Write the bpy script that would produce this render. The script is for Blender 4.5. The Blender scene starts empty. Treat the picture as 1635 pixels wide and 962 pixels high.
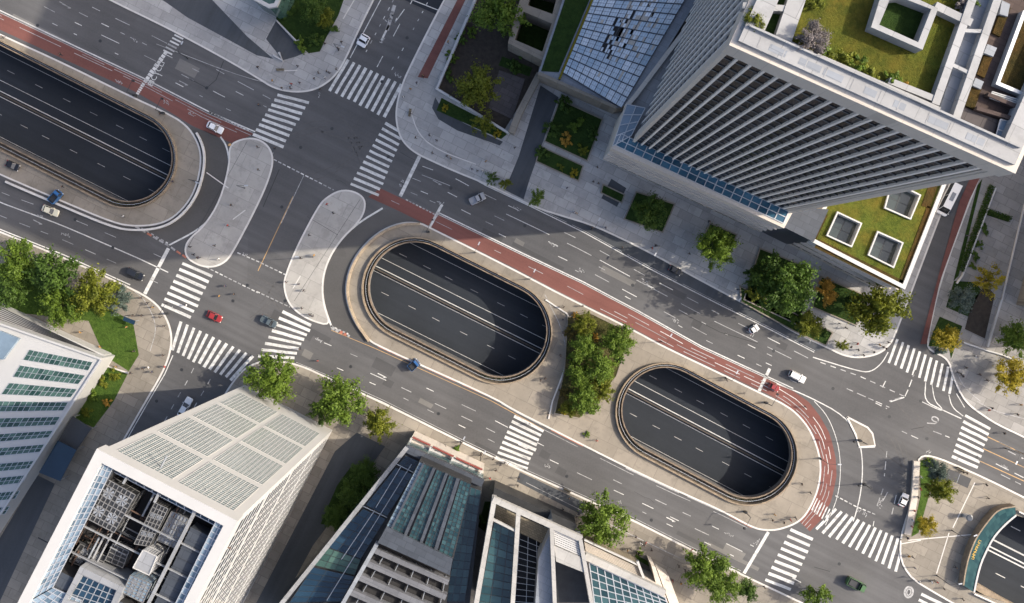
import bpy, bmesh, math, random
from mathutils import Vector, Matrix, geometry, noise
random.seed(11)
R = math.radians
scene = bpy.context.scene
COL = scene.collection
S, NX, NY, D = 0.16, 808.0, 425.0, 230.0      # metres per photo pixel on the ground, point straight under the drone, drone height

def G(px, py, z=0.0):
    """ground coordinates of a photo position for a point at height z"""
    f = S * (D - z) / D
    return Vector(((px - NX) * f, -(py - NY) * f, z))
def GL(pts, z=0.0): return [G(p[0], p[1], z) for p in pts]
def V2(p): return Vector((p[0], p[1]))

# ------------------------------------------------------------------ materials
def new_mat(name):
    m = bpy.data.materials.new(name); m.use_nodes = True
    nt = m.node_tree; return m, nt, nt.nodes['Principled BSDF']
def nd(nt, t, **kw):
    n = nt.nodes.new(t)
    for k, v in kw.items(): setattr(n, k, v)
    return n
def coords(nt, rot=0.0, scale=(1, 1, 1)):
    tc = nd(nt, 'ShaderNodeTexCoord'); mp = nd(nt, 'ShaderNodeMapping')
    g = nd(nt, 'ShaderNodeNewGeometry')
    nt.links.new(g.outputs['Position'], mp.inputs['Vector'])
    mp.inputs['Rotation'].default_value = (0, 0, rot)
    if scale == (1, 1, 1): return mp.outputs['Vector']
    m2 = nd(nt, 'ShaderNodeMapping'); m2.inputs['Scale'].default_value = scale; nt.links.new(mp.outputs['Vector'], m2.inputs['Vector'])
    return m2.outputs['Vector']
def noise_fac(nt, vec, scale, detail=6, rough=.6, lo=.3, hi=.7):
    n = nd(nt, 'ShaderNodeTexNoise'); n.inputs['Scale'].default_value = scale
    n.inputs['Detail'].default_value = detail; n.inputs['Roughness'].default_value = rough
    nt.links.new(vec, n.inputs['Vector'])
    r = nd(nt, 'ShaderNodeMapRange'); r.inputs[1].default_value = lo; r.inputs[2].default_value = hi
    nt.links.new(n.outputs['Fac'], r.inputs[0]); return r.outputs[0]
def mixc(nt, fac, a, b, mode='MIX'):
    m = nd(nt, 'ShaderNodeMix', data_type='RGBA', blend_type=mode)
    if isinstance(fac, (int, float)): m.inputs[0].default_value = fac
    else: nt.links.new(fac, m.inputs[0])
    for i, c in ((6, a), (7, b)):
        if isinstance(c, tuple): m.inputs[i].default_value = (*c, 1)
        else: nt.links.new(c, m.inputs[i])
    return m.outputs[2]
def mulv(nt, a, k, off=0.0):
    m = nd(nt, 'ShaderNodeMath', operation='MULTIPLY_ADD'); nt.links.new(a, m.inputs[0])
    m.inputs[1].default_value = k; m.inputs[2].default_value = off; return m.outputs[0]
def fin(nt, b, col, rough=.8, metal=0.0, spec=None, bump=None, bstr=.2, bdist=.05):
    if isinstance(col, tuple): b.inputs['Base Color'].default_value = (*col, 1)
    else: nt.links.new(col, b.inputs['Base Color'])
    b.inputs['Roughness'].default_value = rough; b.inputs['Metallic'].default_value = metal
    if spec is not None: b.inputs['Specular IOR Level'].default_value = spec
    if bump is not None:
        bp = nd(nt, 'ShaderNodeBump'); bp.inputs['Strength'].default_value = bstr; bp.inputs['Distance'].default_value = bdist
        nt.links.new(bump, bp.inputs['Height']); nt.links.new(bp.outputs[0], b.inputs['Normal'])
def sc(c, k): return tuple(min(1, x * k) for x in c)

AV = R(-26.3)                                  # heading of the avenue
def asphalt(name, base, rot=AV, streak=.6):
    m, nt, b = new_mat(name)
    v = coords(nt); big = noise_fac(nt, v, .035, 5, .6)
    fine = noise_fac(nt, v, 2.2, 8, .7, .2, .8)
    vs = coords(nt, -rot, (.02, .55, 1)); st = noise_fac(nt, vs, 1.0, 4, .55, .35, .7)
    c = mixc(nt, big, sc(base, .64), sc(base, 1.3))
    c = mixc(nt, mulv(nt, st, streak), c, sc(base, .5))
    vp = coords(nt, -rot, (.05, .12, 1))       # resurfaced patches
    vo = nd(nt, 'ShaderNodeTexVoronoi'); vo.inputs['Scale'].default_value = .7; nt.links.new(vp, vo.inputs['Vector'])
    sep = nd(nt, 'ShaderNodeSeparateColor'); nt.links.new(vo.outputs['Color'], sep.inputs[0])
    pr = nd(nt, 'ShaderNodeMapRange'); pr.inputs[1].default_value = .78; pr.inputs[2].default_value = .8
    nt.links.new(sep.outputs[0], pr.inputs[0])
    c = mixc(nt, mulv(nt, pr.outputs[0], .28), c, sc(base, .62))
    c = mixc(nt, mulv(nt, fine, .35), c, sc(base, 1.5))
    fin(nt, b, c, .85, spec=.3, bump=fine, bstr=.15, bdist=.02); return m
def stone(name, base, tile=1.2, rot=AV, mort=.75, var=.25, stain=.35, rough=.85):
    m, nt, b = new_mat(name)
    v = coords(nt, -rot)
    br = nd(nt, 'ShaderNodeTexBrick'); nt.links.new(v, br.inputs['Vector'])
    br.inputs['Scale'].default_value = 1.0; br.inputs['Mortar Size'].default_value = .055
    br.inputs['Brick Width'].default_value = tile * 1.6; br.inputs['Row Height'].default_value = tile
    br.inputs['Color1'].default_value = (*sc(base, 1 - var * .5), 1); br.inputs['Color2'].default_value = (*sc(base, 1 + var * .5), 1)
    br.inputs['Mortar'].default_value = (*sc(base, mort), 1)
    v2 = coords(nt); big = noise_fac(nt, v2, .09, 7, .65, .35, .65); fine = noise_fac(nt, v2, .9, 8, .7)
    c = mixc(nt, mulv(nt, big, stain), br.outputs['Color'], sc(base, .62))
    c = mixc(nt, mulv(nt, fine, .25), c, sc(base, 1.25))
    mid = noise_fac(nt, v2, .3, 9, .7, .52, .6); c = mixc(nt, mulv(nt, mid, stain*.55), c, sc(base, .55))
    spots = noise_fac(nt, v2, 1.1, 4, .6, .66, .7); c = mixc(nt, mulv(nt, spots, stain*.6), c, sc(base, .4))
    fin(nt, b, c, rough, spec=.3, bump=fine, bstr=.1, bdist=.02); return m
def plain(name, base, var=.12, rough=.7, metal=0.0, scale=.5, spec=None):
    m, nt, b = new_mat(name); v = coords(nt)
    f = noise_fac(nt, v, scale, 7, .65, .25, .75)
    c = mixc(nt, f, sc(base, 1 - var), sc(base, 1 + var))
    fin(nt, b, c, rough, metal, spec); return m
def glass(name, a, bcol, rough=.08, metal=.0, spec=.8):
    m, nt, b = new_mat(name)
    g = nd(nt, 'ShaderNodeNewGeometry'); v = coords(nt)
    f = noise_fac(nt, v, .25, 4, .6, .3, .7)
    c = mixc(nt, g.outputs['Random Per Island'], a, bcol); c = mixc(nt, mulv(nt, f, .35), c, sc(a, .5))
    fin(nt, b, c, rough, metal, spec); return m
def grassm(name, a, bcol, dry=(.16, .12, .02), dryk=.5):
    m, nt, b = new_mat(name); v = coords(nt)
    f = noise_fac(nt, v, 1.6, 9, .75, .25, .75); big = noise_fac(nt, v, .16, 5, .6, .4, .7)
    c = mixc(nt, f, a, bcol); c = mixc(nt, mulv(nt, big, dryk), c, dry)
    tuft = noise_fac(nt, v, .55, 8, .7, .48, .62); c = mixc(nt, mulv(nt, tuft, .55), c, sc(a, .75))
    fin(nt, b, c, .9, spec=.1, bump=f, bstr=.8, bdist=.25); return m
def leafm(name, a, bcol):
    m, nt, b = new_mat(name); g = nd(nt, 'ShaderNodeNewGeometry')
    at = nd(nt, 'ShaderNodeAttribute'); at.attribute_name = 'tone'
    c = mixc(nt, at.outputs['Fac'], a, bcol); c = mixc(nt, mulv(nt, g.outputs['Random Per Island'], .45), c, sc(bcol, 1.35))
    fin(nt, b, c, .6, spec=.25)
    b.inputs['Transmission Weight'].default_value = 0
    tr = nd(nt, 'ShaderNodeBsdfTranslucent'); nt.links.new(c, tr.inputs['Color'])
    mx = nd(nt, 'ShaderNodeMixShader'); mx.inputs[0].default_value = .35
    nt.links.new(b.outputs[0], mx.inputs[1]); nt.links.new(tr.outputs[0], mx.inputs[2])
    nt.links.new(mx.outputs[0], nt.nodes['Material Output'].inputs['Surface']); return m
def markm(name, base, wear=.35):
    m, nt, b = new_mat(name); v = coords(nt)
    f = noise_fac(nt, v, 1.3, 9, .75, .45, .75)
    vs = coords(nt, -AV, (.05, .9, 1)); st = noise_fac(nt, vs, 1.0, 5, .6, .45, .68)
    c = mixc(nt, mulv(nt, f, wear), base, (.09, .09, .09)); c = mixc(nt, mulv(nt, st, wear*.7), c, (.1, .1, .1)); fin(nt, b, c, .7, spec=.3); return m

M = {}
M['asphalt'] = asphalt('asphalt', (.09, .09, .092))
M['asphalt_shaded'] = asphalt('shaded_asphalt', (.021, .026, .034), AV, .6)  # base colour kept dark to paint in the shade of the sunken road
M['asphalt_ramp'] = asphalt('asphalt_ramp', (.078, .076, .074), AV, .1)
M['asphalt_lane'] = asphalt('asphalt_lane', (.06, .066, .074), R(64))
M['paving'] = stone('grey_paving', (.35, .346, .338), 2.2, AV, .5, .42, .55)
M['paving_warm'] = stone('warm_paving', (.235, .212, .178), 2.4, AV, .5, .42, .6)
M['paving_east'] = stone('east_paving', (.27, .262, .25), 2.2, AV, .5, .42, .55)
M['concrete'] = stone('concrete', (.25, .222, .183), 3.6, AV, .55, .22, .65)
M['island_concrete'] = stone('island_concrete', (.35, .338, .315), 3.6, AV, .6, .2, .6)
M['kerb'] = plain('kerb_stone', (.55, .53, .5), .15)
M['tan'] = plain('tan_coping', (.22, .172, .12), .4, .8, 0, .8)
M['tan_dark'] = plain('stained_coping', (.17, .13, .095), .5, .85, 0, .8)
M['rust'] = plain('red_kerb_paint', (.36, .13, .085), .3, .8, 0, 1.2)
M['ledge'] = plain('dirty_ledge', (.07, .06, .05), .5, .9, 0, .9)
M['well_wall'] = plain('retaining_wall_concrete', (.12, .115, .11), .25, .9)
M['bike'] = asphalt('red_bike_lane', (.155, .064, .054), AV, .6)
M['white_line'] = markm('white_road_paint', (.62, .62, .6), .6)
M['worn_line'] = markm('worn_road_paint', (.4, .4, .4), .9)
M['orange_line'] = markm('orange_road_paint', (.5, .31, .13), .7)
M['tar'] = plain('tar_seam', (.02, .02, .022), .3, .6)
M['white'] = plain('white_cladding', (.42, .42, .415), .05, .55, 0, .3)
M['white_roof'] = stone('white_roof_panel', (.31, .315, .322), 3.0, AV, .55, .25, .5, .6)
M['beige'] = stone('pale_stone_cladding', (.5, .455, .4), 2.6, AV, .8, .1, .12, .7)
M['grey_metal'] = stone('grey_metal_sheet', (.22, .24, .27), 1.6, AV, .75, .2, .2, .45)
M['steel_dark'] = stone('dark_steel_panel', (.055, .064, .08), 1.6, AV, .6, .35, .3, .4)
M['steel_mid'] = plain('dull_steel', (.2, .2, .2), .4, .5, .3, 1.5)
M['light_metal'] = plain('light_metal', (.5, .52, .54), .12, .4, .5)
M['dark_metal'] = plain('dark_metal', (.035, .037, .04), .3, .5, .3)
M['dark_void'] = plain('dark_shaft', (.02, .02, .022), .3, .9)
M['tower_glass'] = glass('tower_glass', (.005, .006, .008), (.02, .022, .027), .25, 0, .1)
M['blue_glass'] = glass('blue_glass', (.015, .06, .1), (.06, .17, .26), .07)
M['atrium_glass'] = glass('atrium_glass', (.4, .55, .68), (.78, .86, .92), .12, .2)  # sky reflection is painted into the pale blue base colour
M['navy_glass'] = glass('navy_glass', (.006, .02, .04), (.02, .05, .085), .06)
M['teal_glass'] = glass('teal_glass', (.01, .034, .042), (.045, .1, .11), .07)
M['green_glass'] = glass('green_glass', (.014, .045, .036), (.08, .15, .125), .1)
M['pale_glass'] = glass('pale_glass', (.13, .175, .185), (.2, .25, .26), .15)
M['grey_glass'] = glass('grey_blue_glass', (.08, .13, .18), (.26, .34, .42), .15)
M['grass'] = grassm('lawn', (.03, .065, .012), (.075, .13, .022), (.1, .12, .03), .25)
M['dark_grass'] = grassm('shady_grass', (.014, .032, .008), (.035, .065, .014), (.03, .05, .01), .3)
M['sedum'] = grassm('green_roof_sedum', (.042, .062, .01), (.1, .12, .018), (.15, .1, .018), .65)
M['rust_sedum'] = grassm('rusty_sedum', (.03, .028, .01), (.07, .05, .014), (.1, .045, .014), .6)
M['bed_cover'] = grassm('bed_cover', (.03, .035, .012), (.09, .085, .03), (.12, .09, .05), .6)
M['soil'] = plain('dark_soil', (.035, .028, .022), .5, .95, 0, 1.0)
M['slab_dark'] = stone('dark_slabs', (.085, .075, .075), 1.4, AV, .5, .5, .4)
M['brick'] = stone('red_brown_brick', (.07, .05, .044), .8, AV, .7, .4, .3)
M['wood'] = stone('deck_boards', (.19, .165, .12), .5, AV, .5, .4, .3)
M['bark'] = plain('bark', (.07, .05, .035), .4, .9, 0, 4)
M['chrome'] = plain('chrome', (.6, .6, .6), .05, .2, .9)
M['tyre'] = plain('tyre_rubber', (.015, .015, .015), .2, .85)
M['car_glass'] = glass('car_glass', (.01, .012, .015), (.02, .024, .03), .04)
M['lamp_lens'] = plain('headlamp_lens', (.75, .75, .72), .03, .15)
M['red_lens'] = plain('tail_lamp_lens', (.35, .01, .01), .05, .2)
M['gold'] = plain('gold_letters', (.55, .36, .08), .2, .4, .5)
LEAF = {
 'dark': leafm('leaf_dark_green', (0.028, 0.0599, 0.0117), (0.0778, 0.1356, 0.0205)),
 'mid': leafm('leaf_green', (0.0466, 0.0885, 0.0117), (0.1322, 0.1998, 0.0234)),
 'lime': leafm('leaf_yellow_green', (0.0531, 0.0732, 0.0083), (0.177, 0.1947, 0.0189)),
 'yellow': leafm('leaf_yellow', (0.121, 0.1045, 0.0088), (0.363, 0.297, 0.0242)),
 'orange': leafm('leaf_orange', (0.2177, 0.1284, 0.0205), (0.5597, 0.3282, 0.0585)),
 'grey': leafm('leaf_grey', (0.0778, 0.0714, 0.0702), (0.2332, 0.2069, 0.2048)),
 'olive': leafm('leaf_olive', (0.0602, 0.0552, 0.0189), (0.1605, 0.1289, 0.033)),
 'blue': leafm('leaf_blue_green', (0.0466, 0.0714, 0.0585), (0.1322, 0.1712, 0.1463)),
}
def paint(name, c, rough=.3):
    m, nt, b = new_mat(name); fin(nt, b, c, rough, 0, .5); b.inputs['Coat Weight'].default_value = .5; return m

# ------------------------------------------------------------------ mesh building
class MB:
    def __init__(s): s.v = []; s.f = []; s.m = []
    def face(s, pts, m=0):
        i = len(s.v); s.v += [tuple(p) for p in pts]; s.f.append(tuple(range(i, i + len(pts)))); s.m.append(m)
    def mesh(s, verts, faces, m=0):
        i = len(s.v); s.v += [tuple(p) for p in verts]
        for f in faces: s.f.append(tuple(k + i for k in f)); s.m.append(m)
    def box(s, lo, hi, mx=None, m=0):
        x0, y0, z0 = lo; x1, y1, z1 = hi
        v = [Vector(p) for p in ((x0,y0,z0),(x1,y0,z0),(x1,y1,z0),(x0,y1,z0),(x0,y0,z1),(x1,y0,z1),(x1,y1,z1),(x0,y1,z1))]
        if mx is not None: v = [mx @ p for p in v]
        s.mesh(v, [(3,2,1,0),(4,5,6,7),(0,1,5,4),(1,2,6,5),(2,3,7,6),(3,0,4,7)], m)
    def sheet(s, outer, z, holes=(), m=0):
        loops = [[Vector((p[0], p[1], 0)) for p in L] for L in (outer, *holes)]
        tris = geometry.tessellate_polygon(loops)
        flat = [Vector((p.x, p.y, z)) for L in loops for p in L]
        fs = []
        for t in tris:
            a, b, c = (flat[k] for k in t)
            n = (b - a).cross(c - a).z
            if abs(n) < 1e-7: continue
            fs.append(tuple(t) if n > 0 else tuple(reversed(t)))
        s.mesh(flat, fs, m)
    def walls(s, loop, z0, z1, m=0, inward=False):
        n = len(loop); area = sum(loop[i][0]*loop[(i+1)%n][1] - loop[(i+1)%n][0]*loop[i][1] for i in range(n))
        L = list(loop) if (area > 0) != inward else list(reversed(loop))
        for i in range(n):
            a, b = L[i], L[(i+1) % n]
            s.face([(a[0],a[1],z0),(b[0],b[1],z0),(b[0],b[1],z1),(a[0],a[1],z1)], m)
    def prism(s, loop, z0, z1, holes=(), m=0, mw=None, bottom=False):
        mw = m if mw is None else mw
        s.sheet(loop, z1, holes, m); s.walls(loop, z0, z1, mw)
        for h in holes: s.walls(h, z0, z1, mw, True)
        if bottom: s.sheet(loop, z0, holes, m)
    def ribbon(s, pts, w, z, m=0, off=0.0):
        P = [V2(p) for p in pts]; L, Rr = [], []
        for i, p in enumerate(P):
            a = P[max(i-1, 0)]; b = P[min(i+1, len(P)-1)]; t = (b - a)
            if t.length < 1e-6: t = Vector((1, 0))
            t.normalize(); n = Vector((-t.y, t.x))
            L.append(p + n * (off + w/2)); Rr.append(p + n * (off - w/2))
        for i in range(len(P)-1):
            s.face([(*Rr[i], z), (*Rr[i+1], z), (*L[i+1], z), (*L[i], z)], m)
    def wallribbon(s, pts, w, z0, z1, m=0, off=0.0, close=False):
        P = [V2(p) for p in pts]; n = len(P); L, Rr = [], []
        for i, p in enumerate(P):
            a = P[(i-1) % n] if close else P[max(i-1, 0)]; b = P[(i+1) % n] if close else P[min(i+1, n-1)]
            t = (b - a).normalized(); q = Vector((-t.y, t.x))
            L.append(p + q * (off + w/2)); Rr.append(p + q * (off - w/2))
        for i in range(n if close else n-1):
            j = (i+1) % n
            a, b, c, d = Rr[i], Rr[j], L[j], L[i]
            s.face([(*a,z1),(*b,z1),(*c,z1),(*d,z1)], m); s.face([(*a,z0),(*b,z0),(*b,z1),(*a,z1)], m); s.face([(*c,z0),(*d,z0),(*d,z1),(*c,z1)], m)
        if not close:
            for a, b in ((L[0], Rr[0]), (Rr[-1], L[-1])): s.face([(*a,z0),(*b,z0),(*b,z1),(*a,z1)], m)
    def bar(s, a, b, w, h, m=0):
        """a beam from a to b, w wide, h deep, its top on the line"""
        a, b = Vector(a), Vector(b); t = (b - a); l = t.length
        if l < 1e-6: return
        t.normalize(); up = Vector((0,0,1)) if abs(t.z) < .95 else Vector((1,0,0))
        n = up.cross(t).normalized(); u = t.cross(n)
        mx = Matrix((( t.x, n.x, u.x, a.x),(t.y, n.y, u.y, a.y),(t.z, n.z, u.z, a.z),(0,0,0,1)))
        s.box((0, -w/2, -h), (l, w/2, 0), mx, m)
    def tube(s, a, b, r0, r1=None, n=8, m=0):
        a, b = Vector(a), Vector(b); r1 = r0 if r1 is None else r1
        t = (b - a).normalized(); u = t.orthogonal().normalized(); w = t.cross(u)
        v = []
        for p, r in ((a, r0), (b, r1)):
            for k in range(n):
                q = 2*math.pi*k/n; v.append(p + u*(r*math.cos(q)) + w*(r*math.sin(q)))
        s.mesh(v, [(k, (k+1) % n, n+(k+1) % n, n+k) for k in range(n)] + [tuple(range(n-1, -1, -1)), tuple(range(n, 2*n))], m)
    def build(s, name, mats, parent=None, smooth=False):
        me = bpy.data.meshes.new(name); me.from_pydata(s.v, [], s.f)
        mats = mats if isinstance(mats, (list, tuple)) else [mats]
        for m in mats: me.materials.append(M[m] if isinstance(m, str) else m)
        if len(mats) > 1: me.polygons.foreach_set('material_index', s.m)
        if smooth: me.polygons.foreach_set('use_smooth', [True]*len(me.polygons))
        me.update(); o = bpy.data.objects.new(name, me); COL.objects.link(o)
        if parent is not None: attach(o, parent)
        return o
def world_of(o):
    m = o.matrix_basis.copy(); p = o.parent
    return world_of(p) @ o.matrix_parent_inverse @ m if p else m
def attach(o, p):
    o.parent = p; o.matrix_parent_inverse = world_of(p).inverted()
def tag(o, label=None, cat=None, group=None, kind=None):
    if label: o['label'] = label
    if cat: o['category'] = cat
    if group: o['group'] = group
    if kind: o['kind'] = kind
    return o
def empty(name, loc, label, cat, group=None, rz=0.0):
    o = bpy.data.objects.new(name, None); COL.objects.link(o); o.empty_display_size = .3
    o.location = loc; o.rotation_euler = (0, 0, rz); return tag(o, label, cat, group)
def struct(o): o['kind'] = 'structure'; return o
def stuff(o): o['kind'] = 'stuff'; return o
def chaikin(pts, n=2, close=False):
    P = [Vector((p[0], p[1])) for p in pts]
    for _ in range(n):
        Q = [] if close else [P[0]]
        k = len(P)
        for i in range(k if close else k-1):
            a, b = P[i], P[(i+1) % k]; Q += [a*.75 + b*.25, a*.25 + b*.75]
        if not close: Q.append(P[-1])
        P = Q
    return P
def stad(c1, c2, r, n=22, sx=0, sy=0):
    """stadium outline in photo pixels round two cap centres"""
    a, b = Vector(c1) + Vector((sx, sy)), Vector(c2) + Vector((sx, sy)); t = (b - a).normalized(); q = math.atan2(t.y, t.x); out = []
    for k in range(n+1): w = q - math.pi/2 + math.pi*k/n; out.append(b + Vector((math.cos(w), math.sin(w)))*r)
    for k in range(n+1): w = q + math.pi/2 + math.pi*k/n; out.append(a + Vector((math.cos(w), math.sin(w)))*r)
    return out
def length_of(P): return sum((P[i+1]-P[i]).length for i in range(len(P)-1))
def at_len(P, d):
    for i in range(len(P)-1):
        l = (P[i+1]-P[i]).length
        if d <= l or i == len(P)-2: return P[i].lerp(P[i+1], d/l if l > 0 else 0)
        d -= l
def resample(P, n):
    P = [V2(p) for p in P]; L = length_of(P); return [at_len(P, L*k/(n-1)) for k in range(n)]
def between(A, B, f, n=60):
    a, b = resample(A, n), resample(B, n); return [p.lerp(q, f) for p, q in zip(a, b)]
def piece(P, d0, d1):
    n = max(2, int((d1-d0)/8)+1); return [at_len(P, d0 + (d1-d0)*k/(n-1)) for k in range(n)]
def frame(a, b, z0=0.0):
    a, b = V2(a), V2(b); u = (b-a).normalized(); n = Vector((u.y, -u.x))
    return Matrix(((u.x, n.x, 0, a.x), (u.y, n.y, 0, a.y), (0, 0, 1, z0), (0, 0, 0, 1))), (b-a).length
def bil(q, u, v): return (q[0]*(1-u) + q[1]*u)*(1-v) + (q[3]*(1-u) + q[2]*u)*v
def quad_grid(q, nu, nv, glassm, barm, parent, bw=.18, bh=.2, names=('glazing', 'mullion'), lift=.0, edge=True):
    """panes between bars over the quad q (world points)"""
    g, b = MB(), MB()
    for i in range(nu):
        for j in range(nv):
            p = [bil(q, (i+s)/nu, (j+t)/nv) for s, t in ((0,0),(1,0),(1,1),(0,1))]
            n = (p[1]-p[0]).cross(p[3]-p[0])
            g.face(p if n.z > 0 else p[::-1])
    up = Vector((0,0,bh*.6+lift))
    for i in range(0 if edge else 1, nu + (1 if edge else 0)):
        b.bar(bil(q, i/nu, 0)+up, bil(q, i/nu, 1)+up, bw, bh)
    for j in range(0 if edge else 1, nv + (1 if edge else 0)):
        b.bar(bil(q, 0, j/nv)+up*1.05, bil(q, 1, j/nv)+up*1.05, bw*.8, bh)
    return g.build(names[0], glassm, parent), b.build(names[1], barm, parent)
# ------------------------------------------------------------------ underpass wells
T = [((-420, -62), (206, 252), 67, 'western'), ((662, 459), (800, 528), 71, 'middle'), ((1062, 655), (1195, 725), 67, 'eastern')]
HOLE_OUT = 12
T4 = [(1621, 822), (1603, 838), (1584, 858), (1572, 880), (1564, 901), (1558, 925), (1554, 945)]
T4S = [(1605, 962), (1760, 1045), (1860, 1097)]
T4N = [(1860, 940), (1780, 900), (1635, 826)]
t4_hole = GL(T4 + T4S + T4N)
holes = [GL(stad(a, b, r + HOLE_OUT, 22, -1, 2)) for a, b, r, _ in T]
g = MB()
big = [(-900, -900), (900, -900), (900, 900), (-900, 900)]
near = GL([(-250, -250), (1900, -250), (1900, 1200), (-250, 1200)])
near = [(-320, -320), (320, -320), (320, 320), (-320, 320)]
hh = holes + [t4_hole]
g.sheet(near, 0, hh)
g.sheet(big, 0, [near])
struct(g.build('road', 'asphalt'))

# the sunken road under the plazas
fl = MB(); axis = [(-700, -230), (2300, 1270)]
def side(P, o):
    t = (V2(P[1])-V2(P[0])).normalized(); n = Vector((-t.y, t.x)); return [V2(p)+n*o for p in P]
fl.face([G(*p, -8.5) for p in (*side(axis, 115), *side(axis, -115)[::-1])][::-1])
struct(fl.build('underpass_road', 'asphalt_shaded'))
um = MB()
def uline(P, w, z=-8.492, m=0): um.ribbon(GL(P, -8.5), w, z, m)
for a, b, r, _ in T[:3]:
    t = (V2(b)-V2(a)).normalized(); A = V2(a) - t*110; B = V2(b) + t*110; n = Vector((-t.y, t.x))
    for o, w in ((-3.5, .22), (4.5, .18), (-19, .12), (62, .1), (-61, .1)): uline([A+n*o, B+n*o], w)
    for o in (30, -38):
        d = random.uniform(0, 30)
        while d < (B-A).length:
            uline([A+n*o+t*d, A+n*o+t*(d+13)], .13, m=1); d += random.uniform(38, 50)
    mb = MB(); mb.wallribbon(GL([A+n*.5, B+n*.5], -8.5), .3, -8.5, -7.75); struct(mb.build('median_barrier', 'ledge'))
t = Vector((.893, .449)); n = Vector((-t.y, t.x)); A = Vector((1480, 806))
for o, w in ((2, .4), (14, .35), (20, .35)): uline([A+n*o, A+n*o+t*420], w)
for o, ds in ((-30, 0), (48, 12), (80, 5)):
    for k in range(8): uline([A+n*o+t*(ds+k*45), A+n*o+t*(ds+k*45+17)], .2)
struct(um.build('underpass_markings', ['white_line', 'worn_line']))

def ring_poly(mb, outer, inner, z, m=0):
    n = len(outer)
    for i in range(n):
        j = (i+1) % n; mb.face([(*V2(outer[i]), z), (*V2(inner[i]), z), (*V2(inner[j]), z), (*V2(outer[j]), z)][::-1], m)
for k, (a, b, r, wh) in enumerate(T):
    root = empty('underpass_parapet', G(*b, 0), f'tan coping and railing ring around the {wh} sunken road opening', 'parapet', 'parapets of the sunken openings')
    L = lambda rr, sx=0, sy=0: [V2(p) for p in GL(stad(a, b, rr, 22, sx, sy))]
    o_out, o_in = L(r+HOLE_OUT, -1, 2), L(r+HOLE_OUT-2.2, -1, 2)
    mb = MB(); ring_poly(mb, o_out, o_in, 1.0); mb.walls(o_out, 0, 1.0); mb.walls(o_in, -.7, 1.0, 0, True); mb.build('coping', 'tan', root)
    i_out, i_in = L(r+3.4), L(r+1.6)
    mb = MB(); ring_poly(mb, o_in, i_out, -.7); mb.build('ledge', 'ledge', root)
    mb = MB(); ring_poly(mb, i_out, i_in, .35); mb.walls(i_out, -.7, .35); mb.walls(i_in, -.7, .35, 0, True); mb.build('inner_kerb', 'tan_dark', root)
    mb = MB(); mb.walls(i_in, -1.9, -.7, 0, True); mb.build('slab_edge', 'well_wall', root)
    mid = L(r+6.5, -.5, 1)
    rl = MB(); rl.wallribbon(mid, .09, .22, .3, 0, 0, True)
    for i in range(0, len(mid)):
        for s in range(3 if (mid[i]-mid[(i+1) % len(mid)]).length < 12 else 24):
            p = mid[i].lerp(mid[(i+1) % len(mid)], s/(3 if (mid[i]-mid[(i+1) % len(mid)]).length < 12 else 24)); rl.box((p.x-.05, p.y-.05, -.7), (p.x+.05, p.y+.05, .25))
    rl.build('guard_rail', 'light_metal', root)
    # side walls down to the sunken road
    w = MB(); ta = (V2(b)-V2(a)).normalized(); nn = Vector((-ta.y, ta.x))
    for s in (-1, 1):
        P = [V2(a)-ta*120+nn*s*(r+6), V2(b)+ta*120+nn*s*(r+6)]
        w.wallribbon(GL(P), .8, -8.5, -1.2)
    struct(w.build('underpass_wall', 'well_wall'))
    # tufts and debris along the dirty ledge
    tf = MB()
    for i in range(900):
        q = random.random()
        pts = stad(a, b, r + random.uniform(4.5, 8.5), 22, -.5, 1); j = random.randrange(len(pts)-1); p = pts[j].lerp(pts[j+1], q)
        if not -60 < p.x < 1700: continue
        if j < 8 and k: continue
        c = G(p.x, p.y, 0); h = random.uniform(.1, .35); d = random.uniform(.1, .35)
        u = Vector((random.uniform(-1, 1), random.uniform(-1, 1), 0)).normalized()*d
        tf.face([c-u+Vector((0,0,-.66)), c+u+Vector((0,0,-.66)), c+u*.4+Vector((0,0,h-.7))+u.orthogonal()*.3])
    stuff(tf.build('weeds', LEAF['lime' if k != 1 else 'dark'], root))

# eastern portal, only its western end in view
root = empty('underpass_portal', G(1560, 890), 'curved dark teal glass canopy over the sunken road at the far east', 'canopy')
out_c = chaikin([(1621, 808), (1594, 812), (1576, 833), (1558, 858), (1547, 886), (1541, 912), (1538, 934)], 2)
in_c = chaikin([(1622, 822), (1603, 838), (1586, 857), (1574, 880), (1565, 901), (1559, 925), (1555, 945)], 2)
ow, iw = GL(out_c, 2.4), GL(in_c, 2.0)
mb = MB(); n = len(ow)
for i in range(n-1):
    for j in range(3):
        p = [ow[i].lerp(iw[i], j/3), ow[i].lerp(iw[i], (j+1)/3), ow[i+1].lerp(iw[i+1], (j+1)/3), ow[i+1].lerp(iw[i+1], j/3)]
        mb.face(p)
M['canopy_teal'] = glass('canopy_teal', (.008, .04, .05), (.03, .085, .09), .3, 0, .15)
mb.build('canopy_glass', 'canopy_teal', root)
mb = MB(); mb.wallribbon(ow, .35, .1, 2.6); mb.build('outer_wall', 'tan', root)
mb = MB(); mb.wallribbon(iw, .45, -1.5, 2.2); mb.build('inner_rim', 'white', root)
mb = MB()
for i in range(9):
    p = ow[6+i].lerp(iw[6+i], .28) if 6+i < n else None
    if p is None: break
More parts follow.
